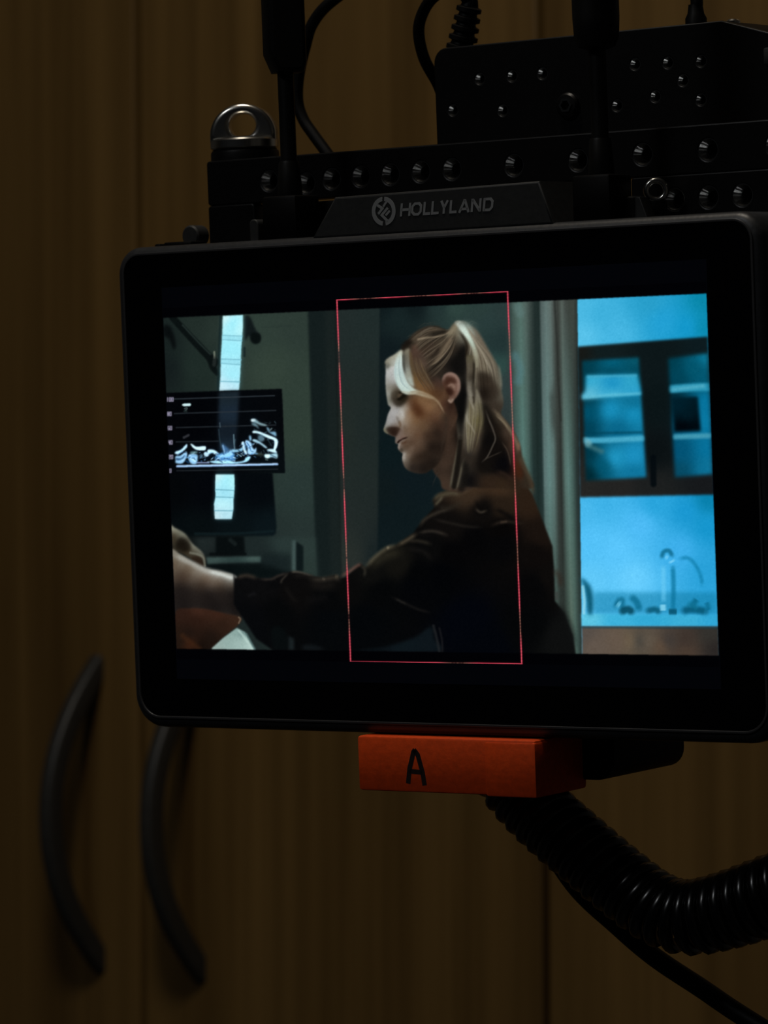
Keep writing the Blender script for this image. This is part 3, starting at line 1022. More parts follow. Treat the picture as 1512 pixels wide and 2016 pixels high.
def paint_desk():
    # dark wall arm top left
    stroke(vL([(120, 100), (240, 230), (400, 400), (450, 450)]), (13, 17), (9, 15, 15), 2, 0.95)
    stroke(vL([(200, 160), (330, 300), (420, 390)]), 3, (48, 62, 58), 1.5, 0.6)
    stroke(vL([(430, 430), (440, 490), (470, 540)]), (19, 8), (10, 16, 16), 2.5, 0.95)
    stroke(vL([(448, 370), (450, 415)]), 4, (140, 146, 128), 1.2, 0.6)
    stroke(vL([(452, 420), (446, 470)]), 7, (44, 50, 48), 2, 0.6)
    fill(vL([(55, 165), (100, 170), (135, 250), (145, 330), (125, 345), (95, 270), (55, 240)]), (8, 12, 13), 2.5)
    # dark lamp head right of the light column
    fill(vL([(690, 90), (730, 100), (770, 190), (808, 240), (805, 290), (765, 306), (735, 285), (720, 240), (690, 280), (684, 180)]), (16, 23, 24), 2.0)
    fill(vL([(740, 220), (805, 230), (808, 285), (770, 305), (738, 280)]), (8, 14, 14), 1.5)
    stroke(vL([(684, 340), (684, 400)]), 5, (18, 28, 28), 2, 0.8)
    stroke(vL([(820, 175), (1050, 165)]), 3, (38, 50, 46), 3, 0.5)
    stroke(vL([(500, 90), (488, 330), (478, 660)]), 5, (14, 24, 24), 2, 0.8)
    # big dark display below the scan
    fill(vM([(60, -60), (905, -40), (935, 380), (930, 440), (905, 460), (110, 470)]),
         vM([(120, 100, 3, 5, 7), (400, 100, 3, 5, 9), (800, 100, 4, 8, 12), (300, 420, 6, 12, 14), (880, 400, 10, 20, 24), (600, 420, 8, 16, 19)]), 1.6, 1, False)
    stroke(vM([(300, 440), (600, 440), (910, 420)]), 5, (17, 31, 34), 2, 0.7)
    fill(vM([(100, 465), (1240, 470), (1260, 800), (100, 800)]), vM([(350, 500, 32, 40, 40), (250, 520, 12, 16, 16), (760, 540, 28, 38, 38), (1000, 520, 40, 54, 52), (1180, 560, 42, 56, 53),
         (500, 740, 9, 14, 15), (900, 720, 18, 26, 27), (1200, 740, 40, 54, 50)]), 4, 0.9, False)
    fill(vM([(460, 460), (680, 460), (690, 600), (460, 605)]), (7, 12, 13), 2.2, 1, False)
    stroke(vM([(575, 490), (610, 520)]), 8, (26, 34, 34), 3, 0.7)
    stroke(vM([(420, 600), (690, 600)]), 6, (7, 11, 12), 2, 0.8)
    fill(vM([(385, 625), (815, 618), (812, 668), (395, 680)]), vM([(420, 640, 58, 76, 73), (600, 650, 46, 64, 62), (790, 640, 66, 86, 82)]), 1.8, 1, False)
    fill(vM([(400, 690), (830, 672), (960, 720), (1060, 740), (800, 800), (400, 760)]), (7, 14, 15), 4, 0.9)
    fill(vM([(820, 600), (1060, 600), (1050, 730), (830, 690)]), (22, 32, 33), 6, 0.8, False)
    fill(vM([(1058, 492), (1088, 494), (1090, 730), (1056, 735)]), (62, 80, 78), 2.0, 1, False)
    fill(vM([(1090, 500), (1145, 540), (1145, 735), (1090, 735)]), (13, 22, 23), 1.6, 1, False)
    # bright window strip
    col = [(515, 88), (672, 80), (672, 180), (665, 275), (660, 330), (655, 450), (652, 540), (642, 670), (488, 676), (497, 560), (500, 400), (508, 290), (512, 200)]
    fill(vL(col), (120, 214, 236), 5, 0.35, False)
    fill(vL(col), vL([(590, 150, 160, 238, 252), (530, 100, 205, 246, 250), (660, 180, 190, 246, 252), (590, 330, 160, 238, 252), (590, 560, 165, 238, 252), (570, 630, 190, 232, 246), (500, 660, 205, 240, 250)]), 0.9, 1, False)
    for a, b in (((515, 240), (668, 246)), ((512, 272), (664, 282)), ((505, 425), (658, 430)), ((502, 458), (655, 470)), ((497, 600), (648, 604))):
        stroke(vL([a, b]), 2.2, (112, 178, 196), 1.0, 0.8, False)
    fill(vL([(513, 243), (667, 248), (663, 278), (510, 270)]), (150, 220, 236), 1, 0.6, False)
    fill(vL([(503, 428), (657, 432), (654, 466), (502, 456)]), (150, 220, 236), 1, 0.6, False)
    # scan display
    scan = vL([(68, 690), (560, 672), (978, 658), (985, 800), (1003, 1318), (700, 1322), (120, 1322), (85, 1322)])
    fill(scan, vL([(300, 900, 2, 3, 6), (600, 1000, 4, 7, 11), (950, 900, 4, 6, 9), (985, 1250, 6, 11, 14), (300, 1280, 3, 5, 8)]), 0.9, 1, False)
    fill(vL([(485, 680), (645, 674), (632, 900), (610, 1150), (490, 1150), (478, 950)]), vL([(560, 720, 25, 36, 44), (560, 850, 26, 39, 52), (550, 1000, 18, 27, 36), (550, 1120, 26, 40, 52)]), 3, 1, False)
    fill(vL([(470, 1270), (600, 1268), (600, 1320), (460, 1325)]), (14, 24, 28), 3, 0.9, False)
    for a, b, c in (((135, 738), (920, 712), 58), ((135, 852), (930, 828), 50), ((150, 962), (930, 942), 46), ((150, 1074), (480, 1068), 46), ((155, 1300), (945, 1288), 40)):
        stroke(vL([a, b]), 2.0, (c * .86, c, c * 1.12), 1.0, 0.9, False)
    lower = [(458, 1330), (605, 1328), (608, 1420), (603, 1500), (598, 1530), (598, 1600), (585, 1680), (452, 1678), (446, 1560), (458, 1500), (455, 1430)]
    fill(vL(lower), (120, 214, 236), 4, 0.35, False)
    fill(vL(lower), vL([(530, 1380, 165, 238, 252), (470, 1340, 205, 246, 250), (600, 1380, 180, 246, 252), (530, 1480, 158, 226, 244), (520, 1560, 190, 244, 252), (520, 1640, 180, 226, 240), (460, 1660, 200, 232, 240)]), 0.9, 1, False)
    for a, b in (((458, 1448), (602, 1454)), ((460, 1505), (598, 1510)), ((452, 1612), (592, 1614))):
        stroke(vL([a, b]), 2.0, (104, 168, 186), 0.9, 0.85, False)
    # scale figures beside the scan
    seg = {'0': [[(0, 0), (1, 0), (1, 2), (0, 2), (0, 0)]], '1': [[(.5, 0), (.5, 2)]], '8': [[(0, 0), (1, 0), (1, 2), (0, 2), (0, 0)], [(0, 1), (1, 1)]],
           '6': [[(1, 0), (0, 0), (0, 2), (1, 2), (1, 1), (0, 1)]], '4': [[(0, 0), (0, 1), (1, 1)], [(1, 0), (1, 2)]], '2': [[(0, 0), (1, 0), (1, 1), (0, 1), (0, 2), (1, 2)]]}
    for word, x, y in (('100', 75, 742), ('80', 78, 855), ('60', 82, 966), ('40', 86, 1078), ('20', 90, 1192), ('0', 96, 1300)):
        for i, ch in enumerate(word):
            for s in seg[ch]:
                q = [(x + 2 + i * 19 + p[0] * 11, y - 13 + p[1] * 13) for p in s]
                stroke(vL(q), 2.0, (166, 160, 186), 0.9, 0.85, False)
    # the scan itself: bright bone shapes, soft tissue, table line
    B = (186, 224, 244)
    stroke(vG([(225, 112), (290, 110)][:2]), 5.2, (196, 236, 240), 1.2, 0.95, False)
    stroke(vG([(205, 112), (285, 112)]), 3.6, (214, 244, 246), 1.0, 0.9, False)
    stroke(vG([(225, 160), (255, 150), (250, 175), (232, 178)]), 1.8, (96, 116, 116), 0.8, 0.8)
    stroke(vG([(220, 195), (250, 200)]), 3, (40, 56, 54), 1.5, 0.7)
    stroke(vG([(215, 535), (275, 505)]), 4.5, (58, 60, 66), 1.5, 0.8, False)
    fill(vG([(120, 895), (1430, 868), (1432, 888), (120, 915)]), (200, 226, 250), 0.9, 1, False)
    stroke(vG([(125, 908), (700, 900), (1430, 882)]), 2.6, (150, 190, 240), 1.2, 0.7)
    blue = (52, 104, 158)
    for pts, c, s, a in (
            ([(105, 720), (180, 690), (250, 620), (255, 660), (200, 715), (150, 745), (108, 745)], B, 0.9, 1),
            ([(110, 775), (170, 770), (240, 715), (258, 760), (225, 840), (180, 872), (110, 862), (108, 830)], (150, 196, 226), 1.0, .95),
            ([(115, 800), (180, 800), (225, 760), (215, 800), (160, 830), (115, 825)], (30, 60, 92), 1.0, .8),
            ([(270, 780), (310, 745), (390, 760), (390, 830), (375, 875), (330, 880), (290, 850)], (148, 196, 224), 1.2, .95),
            ([(300, 615), (330, 625), (380, 655), (490, 648), (492, 695), (430, 700), (370, 690), (330, 660)], (204, 234, 240), 0.8, 1),
            ([(300, 720), (380, 712), (390, 735), (310, 745)], (110, 152, 150), 1.2, .8),
            ([(415, 770), (450, 745), (460, 790), (430, 800)], (96, 130, 150), 1.2, .8),
            ([(475, 740), (500, 720), (540, 745), (520, 780), (485, 775)], (188, 220, 232), 0.9, .95),
            ([(525, 695), (600, 695), (665, 740), (640, 770), (590, 735), (530, 740)], (196, 230, 240), 0.9, 1),
            ([(620, 780), (700, 735), (790, 720), (860, 740), (880, 800), (820, 840), (700, 830), (620, 815)], (84, 150, 206), 2.0, .9),
            ([(650, 770), (740, 745), (820, 690), (850, 745), (800, 790), (700, 790)], (150, 206, 240), 1.6, .85),
            ([(705, 610), (760, 650), (800, 690), (760, 720), (720, 690)], (66, 110, 156), 1.8, .85),
            ([(840, 690), (920, 690), (970, 660), (980, 700), (900, 725), (850, 730)], (150, 206, 232), 1.2, .9),
            ([(545, 845), (640, 835), (780, 830), (880, 850), (990, 835), (1020, 790), (1075, 780), (1070, 810), (1020, 850), (880, 872), (640, 870)], (168, 222, 244), 1.0, 1),
            ([(960, 605), (990, 590), (1015, 680), (1035, 745), (1005, 745), (975, 660)], (196, 226, 240), 0.9, 1),
            ([(1010, 575), (1050, 575), (1090, 610), (1100, 660), (1130, 690), (1150, 660), (1150, 720), (1120, 750), (1045, 745), (1040, 660), (1015, 620)], (164, 208, 238), 1.0, .95),
            ([(1060, 510), (1085, 520), (1090, 570), (1065, 570)], (140, 190, 220), 1.2, .9),
            ([(1110, 450), (1180, 455), (1300, 500), (1420, 555), (1425, 640), (1390, 710), (1375, 690), (1385, 580), (1300, 540), (1170, 480), (1110, 475)], (206, 236, 242), 0.9, 1),
            ([(1105, 560), (1150, 562), (1230, 610), (1295, 665), (1270, 670), (1200, 620), (1115, 585)], (160, 200, 214), 1.0, .95),
            ([(1180, 510), (1230, 500), (1258, 560), (1220, 590), (1175, 560)], (88, 118, 130), 1.6, .9),
            ([(1088, 300), (1140, 295), (1200, 340), (1275, 365), (1285, 385), (1210, 375), (1150, 350), (1090, 325)], (130, 160, 164), 1.2, .95),
            ([(1085, 300), (1130, 298), (1140, 318), (1095, 328)], (200, 216, 214), 1.0, .95),
            ([(1095, 345), (1150, 355), (1190, 425), (1150, 395), (1100, 370)], (100, 130, 138), 1.3, .9),
            ([(1285, 400), (1320, 420), (1330, 460), (1400, 460), (1412, 520), (1370, 500), (1310, 460)], (128, 176, 200), 1.3, .9),
            ([(1290, 690), (1380, 685), (1420, 735), (1330, 715)], (200, 232, 236), 1.0, 1),
            ([(1260, 755), (1330, 750), (1420, 740), (1422, 805), (1360, 790), (1290, 800), (1262, 785)], (160, 200, 206), 1.2, .95),
            ([(1265, 755), (1325, 758), (1320, 795), (1280, 798)], (216, 240, 226), 1.0, .95),
            ([(1120, 740), (1200, 735), (1260, 760), (1190, 765)], (84, 96, 84), 1.8, .7)):
        fill(vG(pts), c, s, a)
    for pts, w, c, a in (([(680, 345), (685, 400)], 2, (90, 110, 120), .6), ([(860, 500), (865, 600), (872, 680)], 2.6, (110, 140, 150), .7), ([(668, 430), (680, 560), (700, 660)], 2.5, (50, 70, 80), .6),
                         ([(880, 560), (870, 640)], 2, (60, 84, 96), .7), ([(720, 640), (740, 720)], 3, (150, 190, 220), .6), ([(860, 740), (900, 770), (950, 740)], 1.8, (20, 50, 70), .8),
                         ([(880, 770), (930, 790), (980, 750)], 1.6, (20, 50, 70), .8), ([(900, 740), (960, 780)], 1.6, (180, 220, 236), .7), ([(640, 800), (720, 810), (820, 815)], 3, blue, .6),
                         ([(1030, 600), (1060, 640), (1080, 700)], 1.8, (40, 80, 130), .8), ([(1000, 620), (1010, 700)], 1.5, (60, 110, 160), .7), ([(390, 860), (540, 860)], 2.5, (146, 158, 196), .8),
                         ([(150, 745), (200, 715)], 1.6, (70, 120, 170), .7), ([(300, 800), (360, 840)], 3, (196, 228, 242), .7), ([(320, 770), (380, 770)], 2, (90, 140, 180), .7),
                         ([(1350, 640), (1300, 560)], 2, (60, 90, 100), .5), ([(1330, 440), (1350, 420)], 3, (110, 130, 130), .7), ([(1340, 760), (1410, 790)], 1.8, (40, 60, 80), .7),
                         ([(1275, 820), (1300, 825)], 2, (120, 140, 130), .7), ([(250, 840), (275, 860)], 3, (20, 60, 100), .8)):
        stroke(vG(pts), w, c, 0.8, a)
    r = np.random.RandomState(17)
    for k in range(110):
        x = r.uniform(560, 1150) if k % 3 else r.uniform(110, 560)
        y = r.uniform(720, 850) if x < 900 else r.uniform(620, 780)
        a, l = r.uniform(-0.9, 0.9), r.uniform(12, 55)
        c = ((190, 226, 244), (120, 178, 222), (70, 128, 186), (12, 28, 48))[r.randint(4)]
        stroke(vG([(x, y), (x + l * .5 * math.cos(a) + r.uniform(-9, 9), y + l * .5 * math.sin(a)), (x + l * math.cos(a), y + l * math.sin(a))]),
               r.uniform(0.9, 2.6), c, 0.6, r.uniform(.35, .8), taper=(.2, .3))
    for k in range(40):
        x, y = r.uniform(1120, 1420), r.uniform(320, 800)
        stroke(vG([(x, y), (x + r.uniform(-25, 40), y + r.uniform(-8, 30))]), r.uniform(0.8, 2.0), (120, 160, 176), 0.6, r.uniform(.15, .45), False)
    wn = window([344, 552], [815, 925], 0)
    reg = sheet[wn[2]:wn[3], wn[0]:wn[1]]
    lum = np.clip(reg.mean(-1) - 60, 0, 255)
    reg += gblur(lum, 1.2)[..., None] * np.array((.12, .16, .2), np.float32) + gblur(lum, 5.0)[..., None] * np.array((.04, .12, .22), np.float32)


def paint_hands():
    # dark hair or cloth at the far left, then the forearm
    fill(vM([(100, 380), (140, 395), (220, 440), (280, 520), (350, 580), (378, 640), (370, 705), (300, 660), (180, 590), (100, 570)]),
         vM([(130, 400, 150, 150, 132), (200, 440, 120, 122, 108), (280, 530, 140, 142, 128), (350, 590, 110, 112, 100), (130, 460, 52, 44, 32), (200, 520, 26, 20, 14), (240, 560, 40, 32, 20),
             (310, 640, 44, 34, 24), (340, 680, 30, 24, 18), (160, 560, 40, 36, 28)]), 1.6)
    fill(vM([(180, 470), (250, 510), (262, 560), (210, 580), (150, 540)]), (20, 16, 11), 3, 0.8)
    fill(vM([(290, 620), (340, 625), (365, 690), (330, 690), (270, 640)]), (38, 28, 20), 2, 0.85)
    stroke(vM([(260, 590), (310, 600), (360, 625), (375, 690)]), 4, (120, 122, 108), 2, 0.7)
    arm = [(110, 572), (180, 600), (270, 655), (380, 712), (520, 742), (620, 775), (680, 900), (690, 1060), (640, 1090), (450, 1050), (250, 1040), (130, 1050), (110, 800)]
    fill(vM(arm), vM([(125, 600, 132, 128, 116), (200, 640, 138, 134, 122), (300, 690, 146, 142, 130), (390, 730, 168, 168, 160), (480, 750, 186, 190, 184), (590, 785, 176, 184, 180),
                      (140, 660, 90, 74, 58), (250, 710, 92, 76, 60), (380, 780, 98, 80, 64), (480, 810, 96, 80, 66), (590, 830, 70, 60, 50), (200, 780, 58, 45, 36), (350, 850, 48, 38, 31), (500, 870, 46, 37, 30), (200, 900, 32, 26, 23),
                      (400, 940, 28, 23, 21), (600, 920, 20, 17, 15), (200, 1000, 24, 21, 20), (450, 1010, 22, 19, 18), (640, 1000, 14, 12, 12)]), 1.6, 1, True, 2.9, None, 6.5)
    stroke(vM([(130, 605), (250, 662), (390, 728), (500, 755), (605, 795)]), (8, 13), (168, 168, 160), 5, 0.75, taper=(.1, .08))
    stroke(vM([(400, 735), (500, 758), (600, 792)]), 6, (204, 210, 204), 2.5, 0.8, taper=(.2, .1))
    stroke(vM([(140, 900), (350, 960), (640, 960)]), 40, (24, 20, 19), 14, 0.6, taper=(.05, .05))
    fill(vM([(140, 1060), (250, 1025), (380, 1030), (520, 1060), (655, 1095), (640, 1150), (560, 1220), (480, 1290), (420, 1345), (150, 1345)]),
         vM([(180, 1060, 44, 27, 20), (320, 1040, 60, 36, 26), (480, 1070, 56, 34, 24), (620, 1110, 52, 34, 24), (300, 1120, 40, 24, 17), (500, 1150, 42, 27, 19), (250, 1220, 30, 20, 15), (420, 1260, 28, 19, 14),
             (180, 1250, 34, 23, 16), (250, 1310, 54, 30, 18), (170, 1300, 30, 20, 14), (350, 1320, 22, 14, 10)]), 1.6)
    stroke(vM([(640, 1095), (652, 1110), (640, 1140)]), 3, (128, 110, 92), 1.5, 0.7)
    stroke(vM([(200, 1240), (260, 1290), (330, 1340)]), 9, (58, 33, 18), 5, 0.6)
    fill(vM([(430, 1335), (520, 1255), (625, 1178), (690, 1210), (715, 1260), (768, 1352), (430, 1352)]),
         vM([(470, 1320, 150, 172, 166), (560, 1270, 146, 172, 166), (630, 1200, 140, 168, 162), (640, 1300, 158, 184, 178), (700, 1260, 168, 196, 188), (740, 1340, 176, 202, 196), (680, 1220, 104, 132, 130)]), 1.2, 1, False)
    stroke(vM([(640, 1200), (690, 1260), (745, 1345)]), 4, (188, 214, 206), 1.8, 0.6)
    stroke(vM([(700, 1225), (730, 1280), (765, 1345)]), 4, (92, 124, 122), 1.8, 0.6)


def paint_body():
    body = vM([(612, 790), (650, 768), (710, 760), (770, 785), (880, 790), (950, 760), (1050, 735), (1110, 738), (1240, 775), (1300, 785), (1400, 762), (1440, 790)]) + \
        vS([(95, 640), (160, 575), (180, 560), (210, 585), (320, 480), (390, 450), (490, 380), (540, 310), (610, 235), (600, 190), (640, 150), (700, 130), (860, 20), (1080, 0), (1180, 150),
            (1250, 330), (1300, 460), (1310, 600), (1315, 780), (1370, 850), (1420, 980), (1440, 1110), (900, 1110), (100, 1095), (-300, 1090), (-430, 1000), (-560, 800), (-560, 600)])
    fill(body, vS([(300, 720, 4, 5, 6), (520, 620, 3, 4, 5), (700, 500, 4, 4, 5), (850, 420, 4, 4, 5), (1000, 360, 6, 5, 5), (0, 780, 5, 6, 7), (-300, 850, 5, 6, 7), (650, 620, 2, 3, 5), (0, 900, 4, 6, 8), (-400, 700, 10, 10, 11), (-450, 900, 6, 7, 9), (200, 900, 3, 5, 7), (500, 700, 3, 4, 6), (800, 900, 2, 4, 10), (900, 1050, 2, 4, 9), (1200, 700, 5, 5, 6), (1380, 1000, 13, 14, 14), (1150, 900, 4, 5, 6),
                   (250, 620, 12, 12, 11), (400, 560, 17, 16, 13), (600, 480, 8, 8, 8), (700, 350, 13, 11, 10), (900, 250, 12, 10, 9), (1000, 120, 52, 38, 26), (900, 90, 46, 34, 24), (1150, 200, 40, 28, 19), (1230, 400, 24, 17, 13),
                   (1000, 450, 5, 5, 6), (1200, 500, 12, 9, 8), (1280, 650, 12, 10, 9), (100, 720, 8, 8, 8), (-200, 740, 10, 9, 9), (1000, 220, 36, 27, 19), (820, 150, 52, 40, 29)]), 1.6, 1, False, 4.5)
    # lit folds of the sleeve
    for pts, w, c, s, a in (
            ([(620, 785), (700, 768), (790, 790)], 7, (58, 50, 42), 3, .8), ([(790, 795), (890, 798), (950, 770), (1045, 742)], 5, (56, 50, 45), 2, .7),
            ([(1045, 740), (1110, 742), (1240, 778)], 4, (90, 84, 74), 1.8, .8), ([(1030, 750), (980, 800), (970, 830)], 3, (70, 64, 56), 2, .7),
            ([(1060, 765), (1160, 770), (1240, 800)], 8, (24, 22, 20), 4, .8), ([(1200, 795), (1290, 800), (1390, 785), (1430, 800)], 9, (62, 56, 47), 4, .75),
            ([(1290, 790), (1320, 800)], 4, (86, 80, 70), 2, .6), ([(1390, 775), (1425, 775)], 6, (72, 66, 54), 2.5, .8), ([(700, 930), (780, 905)], 5, (24, 24, 26), 3, .7),
            ([(1000, 850), (1050, 930), (1100, 980)], 6, (24, 22, 20), 4, .6), ([(1200, 830), (1300, 850), (1400, 830)], 16, (32, 28, 24), 7, .6), ([(1150, 970), (1350, 930)], 12, (17, 16, 16), 7, .6),
            ([(640, 830), (680, 880), (740, 900)], 9, (8, 8, 9), 4, .7), ([(850, 830), (960, 850)], 12, (6, 7, 8), 4, .7)):
        stroke(vM(pts), w, c, s * 1.5, a * .9, taper=(.2, .2))
    for pts, w, c, s, a in (
            ([(60, 640), (110, 610), (160, 575), (185, 565)], 6, (104, 74, 64), 2.5, .8), ([(180, 570), (205, 600), (200, 640)], 5, (58, 55, 46), 2.5, .7),
            ([(205, 590), (260, 530), (330, 475), (400, 452)], 8, (92, 84, 66), 3, .85), ([(230, 590), (320, 520), (420, 490)], 16, (46, 43, 32), 7, .75), ([(330, 470), (350, 468)], 5, (130, 120, 98), 2, .7),
            ([(395, 455), (450, 425), (510, 385)], 7, (86, 76, 60), 3, .85), ([(450, 430), (520, 430), (600, 450)], 6, (52, 47, 38), 3, .7), ([(430, 470), (540, 490), (600, 540)], 7, (24, 22, 20), 4, .7),
            ([(510, 385), (600, 372), (700, 400)], 5, (62, 56, 48), 3, .75), ([(520, 400), (600, 400)], 4, (14, 13, 12), 2, .7), ([(520, 350), (560, 300), (640, 260), (720, 240)], 6, (58, 52, 43), 3, .8),
            ([(600, 300), (680, 320), (800, 345), (900, 350)], 4, (40, 36, 31), 3, .7), ([(930, 345), (1000, 320), (1060, 318), (1150, 335)], 5, (46, 37, 30), 3, .8), ([(990, 322), (1040, 316)], 4, (72, 60, 48), 2, .7),
            ([(605, 200), (640, 165), (720, 150), (760, 160)], 9, (78, 72, 56), 3.5, .85), ([(610, 225), (640, 195), (660, 170)], 5, (104, 98, 78), 2.5, .7), ([(620, 230), (700, 235), (780, 200)], 7, (42, 37, 30), 4, .7),
            ([(740, 155), (800, 130), (860, 80), (940, 30)], 9, (74, 60, 46), 3.5, .85), ([(800, 150), (900, 130), (1040, 140)], 10, (60, 44, 30), 6, .7), ([(870, 110), (960, 100), (1040, 105)], 5, (26, 18, 13), 3, .8),
            ([(850, 190), (870, 230), (900, 250), (930, 230)], 5, (10, 8, 7), 2.5, .85), ([(850, 240), (880, 262), (920, 250)], 4, (78, 70, 58), 2, .7), ([(960, 240), (1030, 275), (1090, 320)], 8, (5, 5, 6), 4, .8),
            ([(350, 750), (430, 790), (520, 830), (600, 850)], 4, (30, 28, 26), 2.5, .7), ([(380, 765), (450, 800)], 3, (44, 42, 38), 2, .6), ([(1100, 360), (1200, 330)], 10, (24, 17, 13), 6, .6),
            ([(1310, 600), (1340, 640), (1350, 700)], 9, (48, 34, 26), 5, .6), ([(1325, 720), (1325, 780)], 5, (58, 58, 56), 2.5, .8), ([(1330, 790), (1400, 920), (1430, 1060)], 10, (16, 18, 18), 5, .7)):
        stroke(vS(pts), w, c, s * 1.5, a * .85, taper=(.22, .22))
    # below the arm: bits of floor and chair
    fill(vS([(160, 1075), (350, 1040), (500, 990), (590, 930), (610, 1000), (630, 1075)]), vS([(250, 1060, 9, 15, 19), (450, 1040, 13, 22, 27), (570, 980, 13, 21, 26)]), 3, .95)
    stroke(vS([(605, 925), (625, 1000), (640, 1075)]), 5, (34, 36, 38), 2.4, .7)
    stroke(vS([(640, 940), (655, 1010), (658, 1080)]), 3.5, (28, 28, 30), 2.2, .7)
    fill(vH([(545, 870), (600, 890), (605, 1005), (545, 1005)]), (28, 36, 38), 2.5, .85, False)
    fill(vH([(700, 960), (800, 960), (900, 1000), (700, 1005)]), (20, 25, 28), 3, .8)
    fill(vH([(380, 800), (470, 780), (540, 870), (530, 1005), (400, 1005)]), (7, 12, 13), 3, .8)


def paint_head():
    # neck and hair behind
    fill(vA([(740, 1300), (760, 1370), (800, 1420), (830, 1490), (980, 1500), (1050, 1400), (960, 900), (800, 900), (800, 1200)]),
         vA([(780, 1340, 50, 39, 31), (830, 1440, 62, 48, 38), (850, 1200, 58, 44, 35), (880, 1000, 56, 41, 31), (900, 1350, 44, 35, 28), (860, 1100, 60, 45, 35), (830, 1300, 62, 48, 38), (950, 1100, 14, 11, 9), (780, 1200, 30, 23, 18)]), 1.5)
    hair = vA([(415, 590), (402, 560), (440, 525), (500, 500), (520, 470), (560, 410), (620, 345), (700, 305), (780, 300), (850, 330), (890, 290), (920, 268), (980, 268), (1030, 300), (1090, 380), (1130, 450), (1180, 530), (1215, 580),
               (1240, 680), (1250, 780), (1262, 860), (1245, 940), (1290, 1000), (1350, 1090), (1385, 1180), (1400, 1270), (1440, 1370), (1470, 1480), (1200, 1480), (1000, 1470), (880, 1470), (900, 1340), (930, 1150), (900, 900), (850, 900), (800, 860),
               (740, 790), (640, 770), (540, 760), (480, 640)])
    fill(hair, vA([(430, 545, 128, 126, 112), (560, 430, 34, 30, 24), (700, 320, 50, 44, 36), (800, 330, 36, 33, 26), (640, 390, 58, 50, 40), (700, 450, 60, 48, 38), (620, 520, 74, 56, 44), (680, 560, 58, 47, 38), (750, 500, 52, 43, 35),
                    (830, 430, 66, 57, 45), (900, 350, 110, 102, 84), (900, 480, 40, 34, 28), (800, 600, 40, 33, 27), (920, 600, 22, 20, 19), (870, 580, 22, 19, 17), (700, 680, 46, 38, 30), (960, 500, 24, 21, 18), (1000, 330, 158, 168, 156),
                    (1080, 420, 104, 96, 82), (1120, 500, 96, 88, 74), (1180, 600, 92, 86, 74), (1220, 700, 92, 88, 76), (1240, 800, 88, 84, 72), (1120, 600, 100, 92, 76), (1080, 640, 112, 104, 88), (1130, 700, 62, 52, 42), (1120, 800, 26, 20, 16), (1180, 780, 44, 36, 29),
                    (1200, 880, 52, 44, 36), (970, 750, 16, 14, 12), (960, 950, 6, 6, 6), (930, 850, 12, 10, 9), (1020, 700, 92, 86, 74), (1030, 900, 104, 98, 82), (1060, 1000, 96, 88, 62), (1000, 1050, 92, 86, 74), (1050, 1150, 72, 62, 50),
                    (1010, 1250, 42, 36, 30), (1130, 1000, 20, 17, 14), (1150, 1150, 16, 13, 11), (1200, 1050, 24, 19, 15), (1250, 980, 56, 48, 38), (1300, 1080, 62, 50, 40), (1340, 1150, 78, 58, 46), (1280, 1150, 34, 26, 20), (1230, 1250, 6, 6, 9), (1300, 1350, 12, 9, 10),
                    (1120, 1320, 20, 17, 14), (1380, 1280, 58, 42, 30), (1430, 1420, 46, 38, 29), (1350, 1350, 52, 28, 18), (1150, 1430, 44, 32, 23), (1250, 1450, 46, 34, 23), (960, 1350, 42, 38, 32), (920, 1440, 56, 51, 42), (1000, 1420, 10, 9, 10)]), 1.6, 1, True, 3.2)
    hm = mask_full(hair, 2.0)
    # crown strands swept back to the tie
    cols = [(96, 84, 68), (70, 60, 48), (120, 108, 90), (30, 25, 20), (24, 20, 16), (84, 72, 58)]
    strands(vA([(560, 430), (650, 345), (740, 310), (860, 335)]), vA([(600, 560), (700, 470), (800, 400), (895, 330)]), 70, cols, (0.8, 2.0), (.2, .5), 3, hm, 2)
    strands(vA([(620, 560), (720, 480), (820, 400), (900, 320)]), vA([(700, 700), (800, 620), (880, 520), (930, 380)]), 70, cols, (0.8, 2.2), (.2, .5), 4, hm, 2)
    stroke(vA([(632, 402), (690, 388), (780, 378), (850, 355), (895, 320)]), (4.5, 2.5), (132, 118, 98), 1.4, .85, taper=(.05, .2))
    stroke(vA([(640, 380), (700, 330), (760, 305)]), (4, 3), (88, 80, 68), 2, .75, taper=(.2, .3))
    stroke(vA([(690, 375), (790, 350), (850, 340)]), 9, (26, 23, 18), 4, .8, taper=(.3, .2))
    stroke(vA([(740, 580), (800, 520), (850, 440), (890, 380)]), (5, 7), (112, 98, 80), 3, .75, taper=(.2, .1))
    stroke(vA([(720, 590), (780, 560), (850, 480), (900, 400)]), (2.5, 3), (128, 114, 94), 1.4, .7, taper=(.3, .2))
    stroke(vA([(760, 620), (830, 560), (890, 470)]), (3, 3), (92, 82, 68), 1.6, .65, taper=(.3, .3))
    stroke(vA([(700, 560), (770, 500), (800, 440)]), 6, (24, 19, 15), 3.5, .6, taper=(.3, .3))
    stroke(vA([(850, 380), (890, 340), (925, 290)]), (9, 8), (132, 122, 100), 4, .75, taper=(.3, .1))
    stroke(vA([(530, 470), (560, 430), (600, 420)]), 12, (22, 18, 14), 5, .85, taper=(.2, .3))
    stroke(vA([(640, 430), (600, 480), (580, 540)]), 7, (84, 64, 50), 5, .6, taper=(.2, .3))
    fill(vA([(880, 560), (940, 480), (985, 440), (995, 600), (985, 900), (960, 1120), (930, 1000), (950, 700), (900, 640)]), (13, 12, 11), 4, .85)
